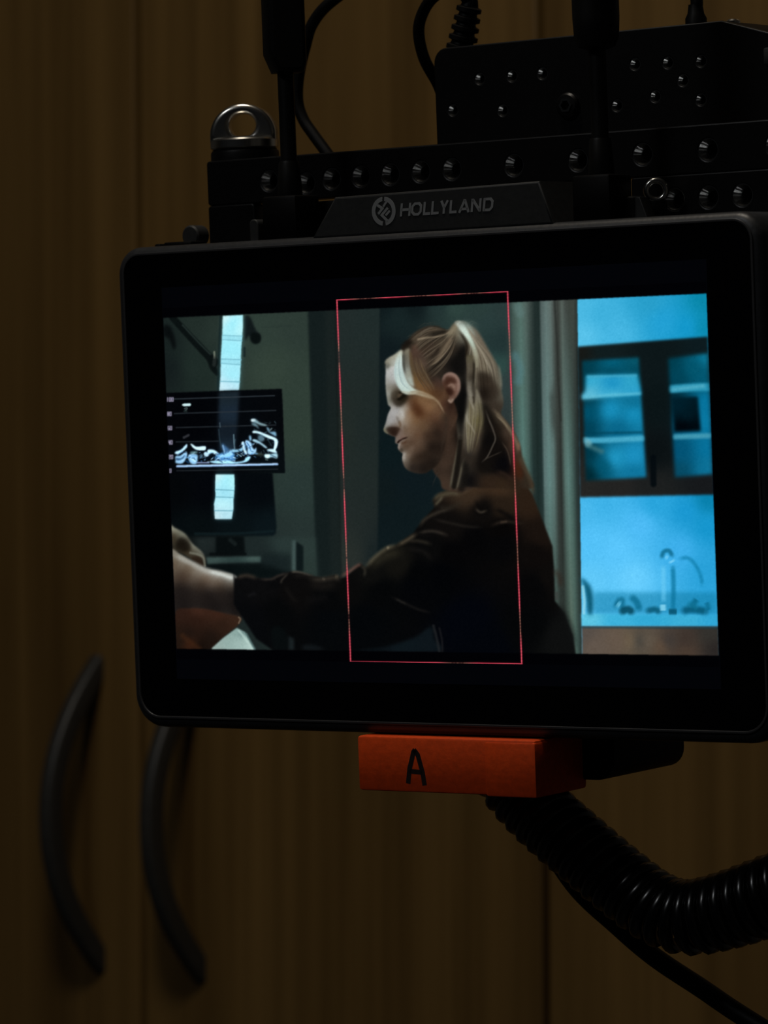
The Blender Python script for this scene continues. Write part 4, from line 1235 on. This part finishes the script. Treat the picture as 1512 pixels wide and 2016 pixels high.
    # pony tail
    strands(vD([(480, 300), (600, 560), (560, 800), (580, 1500)]), vD([(560, 200), (780, 500), (1080, 900), (1200, 1480)]), 90,
            [(150, 140, 120), (110, 100, 84), (130, 122, 104), (70, 60, 48), (96, 88, 72), (120, 116, 100)], (0.8, 2.4), (.18, .45), 9, hm, 2)
    fill(vD([(345, 140), (430, 115), (520, 190), (600, 320), (680, 470), (740, 620), (780, 760), (790, 930), (720, 980), (700, 800), (660, 620), (590, 480), (500, 360), (410, 240)]),
         vD([(420, 170, 190, 200, 190), (500, 260, 206, 224, 212), (580, 380, 206, 226, 212), (640, 520, 180, 196, 180), (720, 700, 156, 156, 136), (750, 880, 128, 122, 102), (360, 160, 150, 150, 136)]), 1.8)
    stroke(vD([(600, 250), (740, 520), (860, 720), (960, 920), (1060, 1100)]), (3, 4), (158, 150, 132), 2, .65, taper=(.1, .3))
    stroke(vD([(620, 190), (760, 340), (880, 540), (1000, 740), (1120, 920)]), (8, 5), (112, 100, 84), 4, .7, taper=(.15, .2))
    stroke(vD([(1150, 900), (1190, 1150), (1200, 1400)]), (4, 6), (112, 110, 96), 3, .7, taper=(.2, .2))
    stroke(vD([(420, 300), (500, 420), (560, 560), (560, 760), (600, 900)]), 5, (34, 28, 20), 3, .8, taper=(.2, .3))
    fill(vD([(760, 1080), (900, 1060), (1050, 1180), (1130, 1350), (1150, 1540), (860, 1540), (800, 1300)]), vD([(850, 1200, 30, 24, 18), (1000, 1300, 46, 37, 29), (900, 1400, 22, 17, 13), (1100, 1450, 52, 44, 36)]), 4, .8)
    # two hanging locks in front
    lock1 = vD([(560, 780), (640, 740), (690, 800), (690, 1000), (700, 1150), (650, 1300), (690, 1550), (700, 1650), (580, 1560), (565, 1300), (580, 1000)])
    fill(lock1, vD([(600, 800, 92, 86, 68), (640, 760, 72, 66, 48), (620, 1000, 100, 93, 80), (610, 1300, 112, 106, 94), (620, 1480, 132, 126, 112), (680, 1000, 58, 50, 38), (690, 1200, 36, 30, 24)]), 2, .95)
    stroke(vD([(690, 820), (700, 980), (690, 1150), (680, 1400)]), 4, (24, 20, 14), 2.5, .8, taper=(.2, .2))
    lock2 = vE([(420, 40), (460, 0), (510, 90), (545, 60), (560, -120), (620, 0), (650, 150), (670, 330), (640, 470), (600, 620), (560, 780), (500, 850), (430, 840), (395, 700), (395, 450), (405, 250)])
    fill(lock2, vE([(440, 100, 92, 86, 74), (480, 60, 128, 122, 106), (450, 250, 126, 122, 106), (440, 330, 130, 126, 112), (520, 200, 104, 98, 80), (560, 60, 118, 112, 98), (600, 150, 104, 98, 76), (560, 330, 96, 88, 52), (620, 330, 82, 76, 54),
                     (430, 500, 84, 78, 66), (540, 480, 84, 76, 54), (600, 560, 70, 58, 46), (480, 620, 82, 76, 66), (430, 720, 66, 60, 52), (520, 740, 62, 54, 44), (560, 700, 48, 38, 30), (450, 830, 36, 32, 28)]), 2.2, 1)
    lm = mask_full(lock2, 2.0)
    strands(vE([(430, 0), (420, 250), (420, 500), (430, 830)]), vE([(620, 0), (650, 250), (600, 560), (540, 800)]), 60,
            [(150, 144, 124), (120, 112, 90), (84, 76, 58), (56, 48, 36), (132, 122, 90)], (0.7, 2.0), (.18, .4), 12, lm, 2)
    stroke(vE([(465, 10), (500, 110), (545, 230)]), (5, 3), (150, 144, 128), 2, .6, taper=(.1, .4), clip=lm)
    stroke(vE([(520, 0), (530, 70), (525, 140)]), 4, (40, 34, 24), 2, .7, taper=(.1, .4))
    stroke(vE([(410, 240), (440, 340), (500, 440), (560, 560)]), (5, 2), (142, 136, 120), 2, .6, taper=(.1, .2), clip=lm)
    # dark gap and wisps
    fill(vE([(650, 130), (720, 120), (820, 330), (900, 500), (960, 700), (1040, 1000), (900, 1080), (640, 1060), (580, 900), (660, 600), (690, 380)]), vE([(720, 200, 18, 15, 12), (760, 600, 9, 8, 8), (900, 500, 26, 20, 15), (950, 950, 5, 5, 8), (700, 950, 16, 13, 11), (850, 800, 14, 11, 9)]), 4, .9)
    stroke(vE([(690, 170), (740, 320), (800, 470), (835, 600), (800, 700), (720, 860), (630, 945)]), (3.5, 2.5), (78, 72, 64), 1.6, .8, taper=(.2, .15))
    stroke(vE([(690, 890), (780, 850), (940, 780)]), 2, (58, 52, 44), 1.4, .7, taper=(.1, .2))
    stroke(vE([(920, 640), (1000, 760), (1040, 900), (1050, 1000)]), 2.4, (70, 58, 48), 1.4, .7, taper=(.2, .3))
    stroke(vE([(790, 170), (900, 290), (1010, 430), (1090, 560), (1150, 700), (1160, 830)]), (6, 8), (104, 92, 74), 3.2, .8, taper=(.15, .25))
    stroke(vE([(830, 260), (960, 380), (1040, 500)]), (3, 3), (128, 116, 94), 1.8, .6, taper=(.2, .3))
    stroke(vE([(1160, 640), (1165, 780)]), 6, (120, 92, 74), 3, .6, taper=(.3, .3))
    stroke(vE([(1180, 820), (1240, 1000), (1330, 1180), (1380, 1400)]), (10, 6), (68, 58, 44), 5, .75, taper=(.15, .1))
    stroke(vE([(1130, 900), (1160, 1050), (1200, 1200)]), 12, (66, 34, 18), 6, .6, taper=(.2, .3))
    stroke(vE([(1060, 1180), (1150, 1300), (1300, 1450)]), 14, (40, 29, 20), 7, .7, taper=(.2, .2))
    stroke(vE([(860, 1060), (980, 1110), (1080, 1200)]), 6, (46, 34, 26), 4, .6, taper=(.2, .2))
    for a in ([(330, 560), (290, 800), (240, 1050), (190, 1350)], [(400, 860), (360, 1000), (320, 1180), (270, 1350)]):
        stroke(vE(a), (4, 5), (88, 82, 68), 2.6, .75, taper=(.35, .15))
    stroke(vE([(345, 560), (320, 800), (290, 1050), (240, 1330)]), 9, (18, 15, 12), 3, .85, taper=(.1, .05))
    stroke(vE([(380, 900), (420, 1050), (380, 1250), (340, 1340)]), 12, (17, 15, 13), 5, .7, taper=(.2, .1))
    stroke(vA([(790, 1360), (760, 1420), (740, 1480)]), 2, (44, 44, 42), 1.5, .6, taper=(.2, .4))
    # ---------- face
    face = vA([(415, 575), (406, 640), (404, 700), (408, 780), (418, 850)]) + \
        vC([(240, 262), (283, 300), (268, 352), (230, 430), (205, 530), (182, 615), (152, 695), (160, 750), (225, 795), (300, 828), (368, 855), (362, 945), (385, 975), (425, 990), (414, 1040), (430, 1092), (478, 1138), (508, 1172),
            (494, 1250), (510, 1335), (545, 1415), (610, 1475), (720, 1520), (860, 1535), (980, 1500)]) + \
        vA([(800, 1280), (860, 1100), (930, 960), (900, 850), (850, 720), (760, 700), (660, 700), (560, 620), (500, 560)])
    fill(face, vA([(425, 650, 178, 180, 178), (412, 700, 150, 150, 144), (450, 600, 192, 192, 188), (470, 680, 176, 178, 176), (430, 790, 160, 162, 154), (420, 850, 128, 130, 118), (445, 770, 120, 116, 104), (455, 890, 160, 156, 150),
                   (470, 830, 56, 48, 38), (510, 860, 32, 26, 18), (480, 780, 70, 62, 50), (545, 820, 40, 30, 20), (560, 790, 70, 56, 42),
                   (490, 915, 168, 168, 168), (460, 930, 170, 170, 170), (440, 990, 160, 160, 160), (475, 980, 156, 154, 152), (535, 900, 166, 160, 148), (510, 960, 172, 168, 160), (525, 1000, 150, 140, 128), (415, 1030, 150, 150, 146), (398, 1055, 110, 108, 92),
                   (490, 1030, 120, 106, 94), (450, 1058, 46, 30, 22), (480, 1065, 42, 26, 20), (505, 1085, 126, 108, 98), (490, 1120, 122, 108, 100), (545, 1090, 108, 90, 76), (480, 1150, 96, 86, 78),
                   (505, 1165, 138, 126, 116), (540, 1170, 78, 58, 42), (520, 1200, 62, 52, 44), (600, 1150, 78, 58, 44), (565, 1190, 86, 70, 56), (535, 1235, 150, 144, 134), (535, 1265, 138, 132, 122), (570, 1240, 116, 98, 82), (620, 1200, 86, 68, 54), (550, 1310, 84, 74, 64),
                   (600, 1270, 52, 40, 30), (640, 1150, 98, 78, 62), (660, 1180, 80, 62, 48), (600, 1330, 34, 28, 24), (680, 1330, 26, 21, 18), (690, 1240, 38, 29, 22), (640, 1250, 44, 33, 25), (740, 1300, 27, 21, 17), (740, 1180, 28, 21, 17), (720, 1100, 56, 41, 31), (800, 1180, 32, 24, 19), (780, 1080, 38, 28, 22),
                   (640, 1090, 94, 70, 52), (580, 1050, 110, 88, 68), (560, 980, 138, 118, 96), (590, 930, 128, 98, 70), (575, 880, 140, 122, 104), (610, 850, 92, 60, 36), (625, 895, 72, 40, 22), (650, 930, 74, 43, 25), (690, 950, 92, 64, 42), (620, 990, 110, 82, 56), (680, 1030, 92, 70, 50),
                   (670, 850, 118, 88, 60), (720, 890, 124, 92, 64), (760, 870, 112, 86, 60), (790, 930, 104, 76, 54), (820, 950, 84, 66, 48), (770, 970, 84, 58, 42), (830, 1030, 54, 40, 32), (780, 1020, 56, 40, 30),
                   (700, 760, 128, 96, 58), (760, 780, 100, 72, 44), (800, 800, 84, 58, 40), (830, 880, 70, 46, 34), (790, 730, 52, 40, 32), (860, 920, 52, 36, 28), (870, 880, 40, 26, 20), (830, 960, 44, 32, 25)]), 1.2, 1, True, 3.2, None, 4.2)
    fm = mask_full(face, 1.2)
    # eye socket, lid, lashes
    fill(vC([(300, 30), (360, 0), (470, 0), (560, 60), (600, 100), (560, 190), (480, 260), (400, 280), (340, 220), (300, 130)]), vC([(330, 60, 74, 66, 54), (400, 200, 44, 37, 28), (470, 130, 24, 20, 12), (560, 100, 30, 24, 14), (430, 250, 50, 44, 36), (330, 180, 60, 54, 46)]), 2.6, .9)
    fill(vC([(400, 120), (420, 50), (470, 40), (500, 60), (450, 130)]), (86, 72, 58), 2.0, .75)
    stroke(vC([(400, 150), (460, 140), (520, 90), (580, 70)]), 6, (16, 13, 8), 2, .8, taper=(.2, .2))
    stroke(vC([(430, 30), (500, 30), (570, 70)]), 3.5, (26, 20, 12), 1.5, .8, taper=(.2, .2))
    # nostril, nose wing, mouth
    fill(vC([(200, 690), (270, 665), (400, 670), (460, 690), (420, 770), (370, 850), (300, 820), (230, 760)]), vC([(230, 700, 60, 50, 40), (300, 710, 30, 18, 14), (380, 700, 40, 25, 18), (350, 780, 34, 22, 17), (440, 690, 62, 46, 34)]), 2.0, .95, clip=fm)
    stroke(vC([(160, 705), (175, 750), (215, 785)]), 3.5, (112, 108, 84), 1.6, .6, clip=fm)
    stroke(vC([(395, 470), (420, 540), (440, 600)]), 5, (112, 104, 96), 2.5, .65, taper=(.2, .2))
    stroke(vC([(440, 560), (460, 620), (455, 670)]), 5, (98, 78, 60), 2.5, .7, taper=(.2, .2))
    stroke(vC([(470, 330), (500, 420), (500, 540)]), 7, (188, 188, 182), 4, .6, taper=(.3, .3))
    stroke(vC([(520, 620), (560, 720), (550, 810)]), 5, (98, 80, 62), 3, .5, taper=(.3, .3))
    stroke(vC([(415, 960), (450, 920), (520, 880), (610, 856)]), (4, 3), (30, 17, 12), 1.3, .95, taper=(.05, .2))
    stroke(vC([(430, 905), (500, 860), (560, 835)]), 5, (116, 92, 82), 2.5, .6, taper=(.2, .2))
    stroke(vC([(480, 975), (540, 960), (600, 920)]), 4, (74, 50, 36), 2.4, .7, taper=(.2, .3))
    stroke(vC([(450, 970), (430, 1030), (440, 1085)]), 5, (146, 136, 128), 2, .7, taper=(.2, .3), clip=fm)
    stroke(vC([(470, 1060), (500, 1130)]), 5, (62, 54, 44), 2.5, .7, taper=(.2, .2))
    stroke(vC([(545, 1150), (525, 1210), (530, 1280)]), 6, (158, 152, 142), 2.6, .7, taper=(.2, .3), clip=fm)
    stroke(vC([(630, 170), (700, 280), (780, 380), (850, 450)]), 14, (68, 40, 22), 8, .55, taper=(.25, .25))
    stroke(vC([(700, 1010), (680, 1060), (640, 1120)]), 8, (106, 88, 74), 5, .5, taper=(.3, .3))
    # jaw line against neck
    stroke(vC([(1290, 430), (1320, 560), (1300, 760), (1240, 1000), (1220, 1300)]), 5, (52, 42, 34), 3.5, .55, taper=(.2, .3))
    fill(vC([(900, 820), (1100, 780), (1230, 850), (1230, 1200), (1100, 1400), (850, 1450), (760, 1300), (820, 1050)]), (30, 23, 18), 14, .25)
    # hair over temple
    fill(vB([(545, 640), (600, 560), (760, 700), (860, 900), (900, 1100), (1100, 1180), (1150, 1300), (1120, 1560), (900, 1480), (700, 1380), (600, 1250), (590, 1050), (555, 900)]),
         vB([(580, 620, 62, 48, 38), (640, 650, 84, 62, 52), (640, 800, 70, 52, 42), (750, 780, 64, 52, 44), (800, 900, 80, 64, 54), (620, 950, 86, 72, 56), (700, 1000, 86, 70, 54), (680, 1150, 104, 78, 44), (780, 1200, 92, 68, 44), (850, 1050, 50, 42, 33),
             (950, 1200, 42, 34, 29), (700, 1300, 112, 84, 50), (820, 1330, 112, 80, 52), (900, 1420, 96, 68, 42), (1050, 1300, 68, 48, 38), (1000, 1450, 72, 48, 30), (1100, 1230, 62, 46, 40)]), 3.2, .92)
    strands(vB([(560, 700), (600, 950), (700, 1200), (900, 1480)]), vB([(760, 800), (820, 1000), (900, 1150), (1050, 1400)]), 40, [(112, 92, 64), (70, 54, 38), (120, 104, 80), (56, 44, 34)], (0.8, 1.8), (.2, .45), 21, None, 2)
    fill(vB([(400, 600), (540, 590), (540, 700), (480, 720), (410, 700)]), (30, 25, 19), 3, .8)
    # bright front lock
    fill(vB([(95, 870), (130, 820), (240, 750), (330, 680), (380, 650), (420, 700), (420, 900), (300, 950), (180, 960), (130, 930)]), vB([(110, 860, 134, 130, 116), (200, 800, 150, 148, 132), (300, 750, 168, 168, 152), (370, 680, 176, 178, 160), (250, 900, 186, 190, 184), (140, 910, 130, 128, 112)]), 1.8)
    fill(vB([(80, 930), (150, 920), (170, 960), (130, 1010), (90, 990)]), (52, 54, 44), 3, .8)
    fill(vB([(310, 760), (380, 690), (410, 800), (410, 950), (440, 1080), (500, 1240), (600, 1350), (680, 1400), (800, 1440), (950, 1520), (1000, 1560), (880, 1545), (640, 1470), (500, 1480), (400, 1430), (320, 1330), (270, 1200), (250, 1050), (270, 900)]),
         vB([(360, 740, 188, 196, 182), (340, 900, 190, 208, 204), (330, 1050, 184, 208, 208), (400, 1100, 176, 198, 196), (330, 1200, 186, 206, 200), (430, 1260, 192, 212, 206), (500, 1380, 192, 212, 204), (620, 1420, 188, 200, 186), (720, 1430, 168, 162, 138), (880, 1500, 150, 130, 102)]), 1.6, 1)
    fill(vB([(430, 680), (530, 620), (545, 700), (545, 900), (580, 1080), (610, 1250), (620, 1330), (540, 1290), (480, 1180), (440, 1050), (425, 880)]),
         vB([(480, 700, 112, 108, 92), (520, 680, 140, 132, 112), (500, 850, 132, 130, 116), (450, 900, 84, 84, 76), (440, 800, 62, 60, 54), (500, 1050, 150, 156, 148), (560, 1100, 138, 132, 112), (540, 1200, 170, 184, 176), (590, 1290, 172, 180, 168)]), 2.0, .95)
    stroke(vB([(420, 700), (425, 850), (440, 1000), (470, 1120)]), 4.5, (66, 68, 62), 2.2, .75, taper=(.15, .3))
    stroke(vB([(545, 640), (560, 800), (575, 950), (620, 1100), (700, 1250)]), 4.5, (88, 72, 48), 2.4, .65, taper=(.15, .3))
    strands(vB([(320, 780), (280, 1000), (320, 1280), (520, 1450)]), vB([(400, 720), (410, 1000), (500, 1240), (640, 1400)]), 26, [(214, 230, 224), (150, 170, 170), (200, 216, 208)], (0.7, 1.6), (.2, .45), 31, None, 1.2)
    stroke(vC([(600, 45), (750, 30), (900, 50), (1050, 110), (1160, 200), (1230, 310), (1290, 430)]), (7, 2.5), (140, 120, 94), 2.2, .8, taper=(.1, .15))
    stroke(vC([(480, 10), (640, 35), (800, 30)]), 4, (176, 176, 158), 2, .7, taper=(.1, .2))
    # ear
    fill(vD([(105, 1200), (150, 1120), (220, 1080), (290, 1078), (370, 1120), (420, 1200), (440, 1300), (430, 1420), (380, 1520), (320, 1590), (270, 1640), (220, 1600), (240, 1500), (120, 1320)]),
         vD([(130, 1180, 118, 96, 86), (250, 1095, 142, 116, 104), (340, 1130, 138, 110, 98), (410, 1250, 132, 104, 92), (415, 1400, 122, 94, 82), (350, 1540, 106, 82, 70), (250, 1600, 124, 100, 86), (200, 1180, 62, 40, 30), (250, 1200, 58, 34, 24),
             (180, 1250, 56, 34, 25), (300, 1230, 70, 46, 34), (280, 1300, 124, 98, 84), (350, 1320, 116, 88, 76), (240, 1430, 46, 26, 18), (280, 1450, 62, 38, 28), (160, 1350, 74, 50, 38), (330, 1440, 112, 84, 70)]), 1.4, 1, True, 3.4)
    stroke(vD([(120, 1210), (160, 1130), (250, 1088), (350, 1130), (410, 1230), (418, 1380), (370, 1510)]), (5, 7), (140, 114, 102), 2.2, .6, taper=(.15, .2))
    stroke(vD([(215, 1320), (270, 1300), (320, 1330), (340, 1400)]), (4, 6), (134, 108, 94), 2, .7, taper=(.1, .3))
    fill(vD([(170, 1210), (240, 1170), (330, 1180), (380, 1260), (330, 1270), (260, 1240), (210, 1300), (170, 1270)]), (60, 36, 27), 2.2, .8)
    fill(vD([(190, 1360), (270, 1370), (310, 1430), (280, 1490), (200, 1470)]), (44, 24, 17), 2.5, .85)
    stroke(vD([(230, 1590), (270, 1620), (300, 1580)]), 4, (150, 132, 116), 2, .6)
    fill(vD([(430, 1500), (480, 1400), (560, 1450), (570, 1700), (480, 1900), (380, 1800)]), (8, 8, 8), 4, .8)
    # stray hairs round the crown
    for k in range(16):
        t = rngp.rand()
        x, y = 560 + 330 * t, 400 - 110 * math.sin(math.pi * min(1, t * 1.1 + .05))
        stroke(vA([(x, y), (x + 30, y - 16 + 10 * rngp.rand()), (x + 70 + 30 * rngp.rand(), y - 24 + 26 * rngp.rand())]), 1.0, (60, 58, 50), .8, .35, taper=(.2, .6))
    for k in range(12):
        x, y = 900 + 130 * rngp.rand(), 285 + 20 * rngp.rand()
        stroke(vA([(x, y), (x + 20, y - 22), (x + 70, y - 12 + 30 * rngp.rand())]), 1.0, (110, 116, 106), .9, .35, taper=(.2, .6))
    stroke(vA([(960, 275), (1030, 290), (1080, 340)]), 12, (70, 88, 82), 8, .45, taper=(.2, .4))


def paint_guides():
    G = [(664, 590), (1000, 573.5), (1028, 1307), (691, 1303)]
    gaps = {0: (-.2, .17, .49, .79, 1.2), 1: (-.2, .15, .328, .512, .703, .893, 1.2), 2: (-.3, .38, 1.3), 3: (-.2, .12, .30, .495, .67, .845, 1.2)}
    for e in range(4):
        a, b = G[e], G[(e + 1) % 4]
        n = 120
        L = math.hypot(b[0] - a[0], b[1] - a[1])
        for i in range(n):
            t0, t1 = i / n, (i + 1) / n
            tm = (t0 + t1) / 2
            g = gaps[e]
            k = min(range(len(g) - 1), key=lambda j: 0 if g[j] <= tm < g[j + 1] else 1)
            lo, hi = g[k], g[k + 1]
            d = min(tm - lo, hi - tm) * L
            red = max(0.0, min(1.0, (d - 14) / 26))
            p = [(a[0] + (b[0] - a[0]) * t0, a[1] + (b[1] - a[1]) * t0), (a[0] + (b[0] - a[0]) * t1, a[1] + (b[1] - a[1]) * t1)]
            stroke(p, 4.0, (190, 18, 48), 1.6, 0.05 + 0.20 * red, False)
            dot = 1.0 if d > 12 else (0.9 if int(tm * L / 3.2) % 2 else 0.25)
            stroke(p, 1.9, (200 + 45 * red, 140 - 44 * red, 116 - 2 * red), 0.45, (0.55 + 0.3 * red) * dot, False)


paint_room()
paint_desk()
paint_hands()
paint_body()
paint_head()
sheet += gblur(rngp.normal(0, 5.0, sheet.shape[:2]).astype(np.float32), 0.9)[..., None] * (0.25 + sheet.mean(-1, keepdims=True) / 160)
pm = mask_full(PIC, 0.7, False)[..., None]
sheet = sheet * pm + np.array((1.0, 1.2, 3.2), np.float32) * (1 - pm)
paint_guides()
sheet = np.clip(sheet, 0, 255)

# pose of the flat screen relative to the drawing sheet
PR = np.array(((0.821811, -0.037918), (0.008771, 0.998507), (0.569692, 0.039325)))
PT = np.array((10.3163, 7.5090, -901.9076))
PW, PH = 150.8, 84.825
NU, NV = 1000, 562
uu, vv = np.meshgrid(np.linspace(-PW / 2, PW / 2, NU), np.linspace(-PH / 2, PH / 2, NV))
q3 = uu[..., None] * PR[:, 0] + vv[..., None] * PR[:, 1] + PT
px_ = np.clip(756 + 7700 * q3[..., 0] / -q3[..., 2] - SX, 0, SW - 1.001)
py_ = np.clip(1008 - 7700 * q3[..., 1] / -q3[..., 2] - SY, 0, SH - 1.001)
xi, yi = px_.astype(int), py_.astype(int)
fx, fy = (px_ - xi)[..., None], (py_ - yi)[..., None]
s_ = sheet[yi, xi] * (1 - fx) * (1 - fy) + sheet[yi, xi + 1] * fx * (1 - fy) + sheet[yi + 1, xi] * (1 - fx) * fy + sheet[yi + 1, xi + 1] * fx * fy
s_ = s_ / 255.0
lin = np.where(s_ <= 0.04045, s_ / 12.92, ((s_ + 0.055) / 1.055) ** 2.4)

co = np.stack([uu, vv, np.full_like(uu, 0.16)], -1).reshape(-1, 3).astype(np.float32)
co[:, 1] += 59.2
co[:, 2] += 12
co *= MM
idx = np.arange(NU * NV, dtype=np.int32).reshape(NV, NU)
quads = np.stack([idx[:-1, :-1], idx[:-1, 1:], idx[1:, 1:], idx[1:, :-1]], -1).reshape(-1, 4)
pme = bpy.data.meshes.new('picture')
pme.vertices.add(NU * NV)
pme.vertices.foreach_set('co', co.ravel())
pme.loops.add(quads.size)
pme.loops.foreach_set('vertex_index', quads.ravel())
pme.polygons.add(len(quads))
pme.polygons.foreach_set('loop_start', np.arange(0, quads.size, 4, dtype=np.int32))
pme.update(calc_edges=True)
att = pme.color_attributes.new('picture', 'FLOAT_COLOR', 'POINT')
rgba = np.ones((NU * NV, 4), np.float32)
rgba[:, :3] = lin.reshape(-1, 3)
att.data.foreach_set('color', rgba.ravel())


def screen_mat(name, attribute=None, color=(0, 0, 0)):
    m = mat(name, (0.001, 0.001, 0.001), 0.2, spec=0.2)
    nt = m.node_tree
    b = nt.nodes['Principled BSDF']
    b.inputs['Emission Strength'].default_value = 1.0
    if attribute:
        a = nt.nodes.new('ShaderNodeAttribute')
        a.attribute_name = attribute
        nt.links.new(a.outputs['Color'], b.inputs['Emission Color'])
    else:
        b.inputs['Emission Color'].default_value = (*color, 1)
    return m


panel = part('backlit_panel', slab_mesh([[(-75.6, -47.3), (75.6, -47.3), (75.6, 47.3), (-75.6, 47.3)]], -0.5, 0.10), screen_mat('lcd_black', None, (0.0006, 0.0008, 0.0016)), glass, None)
pic = link('displayed_picture', pme, screen_mat('displayed_picture', 'picture'), glass)
pic['label'] = 'lit video image of a woman in profile inside a thin red frame guide'
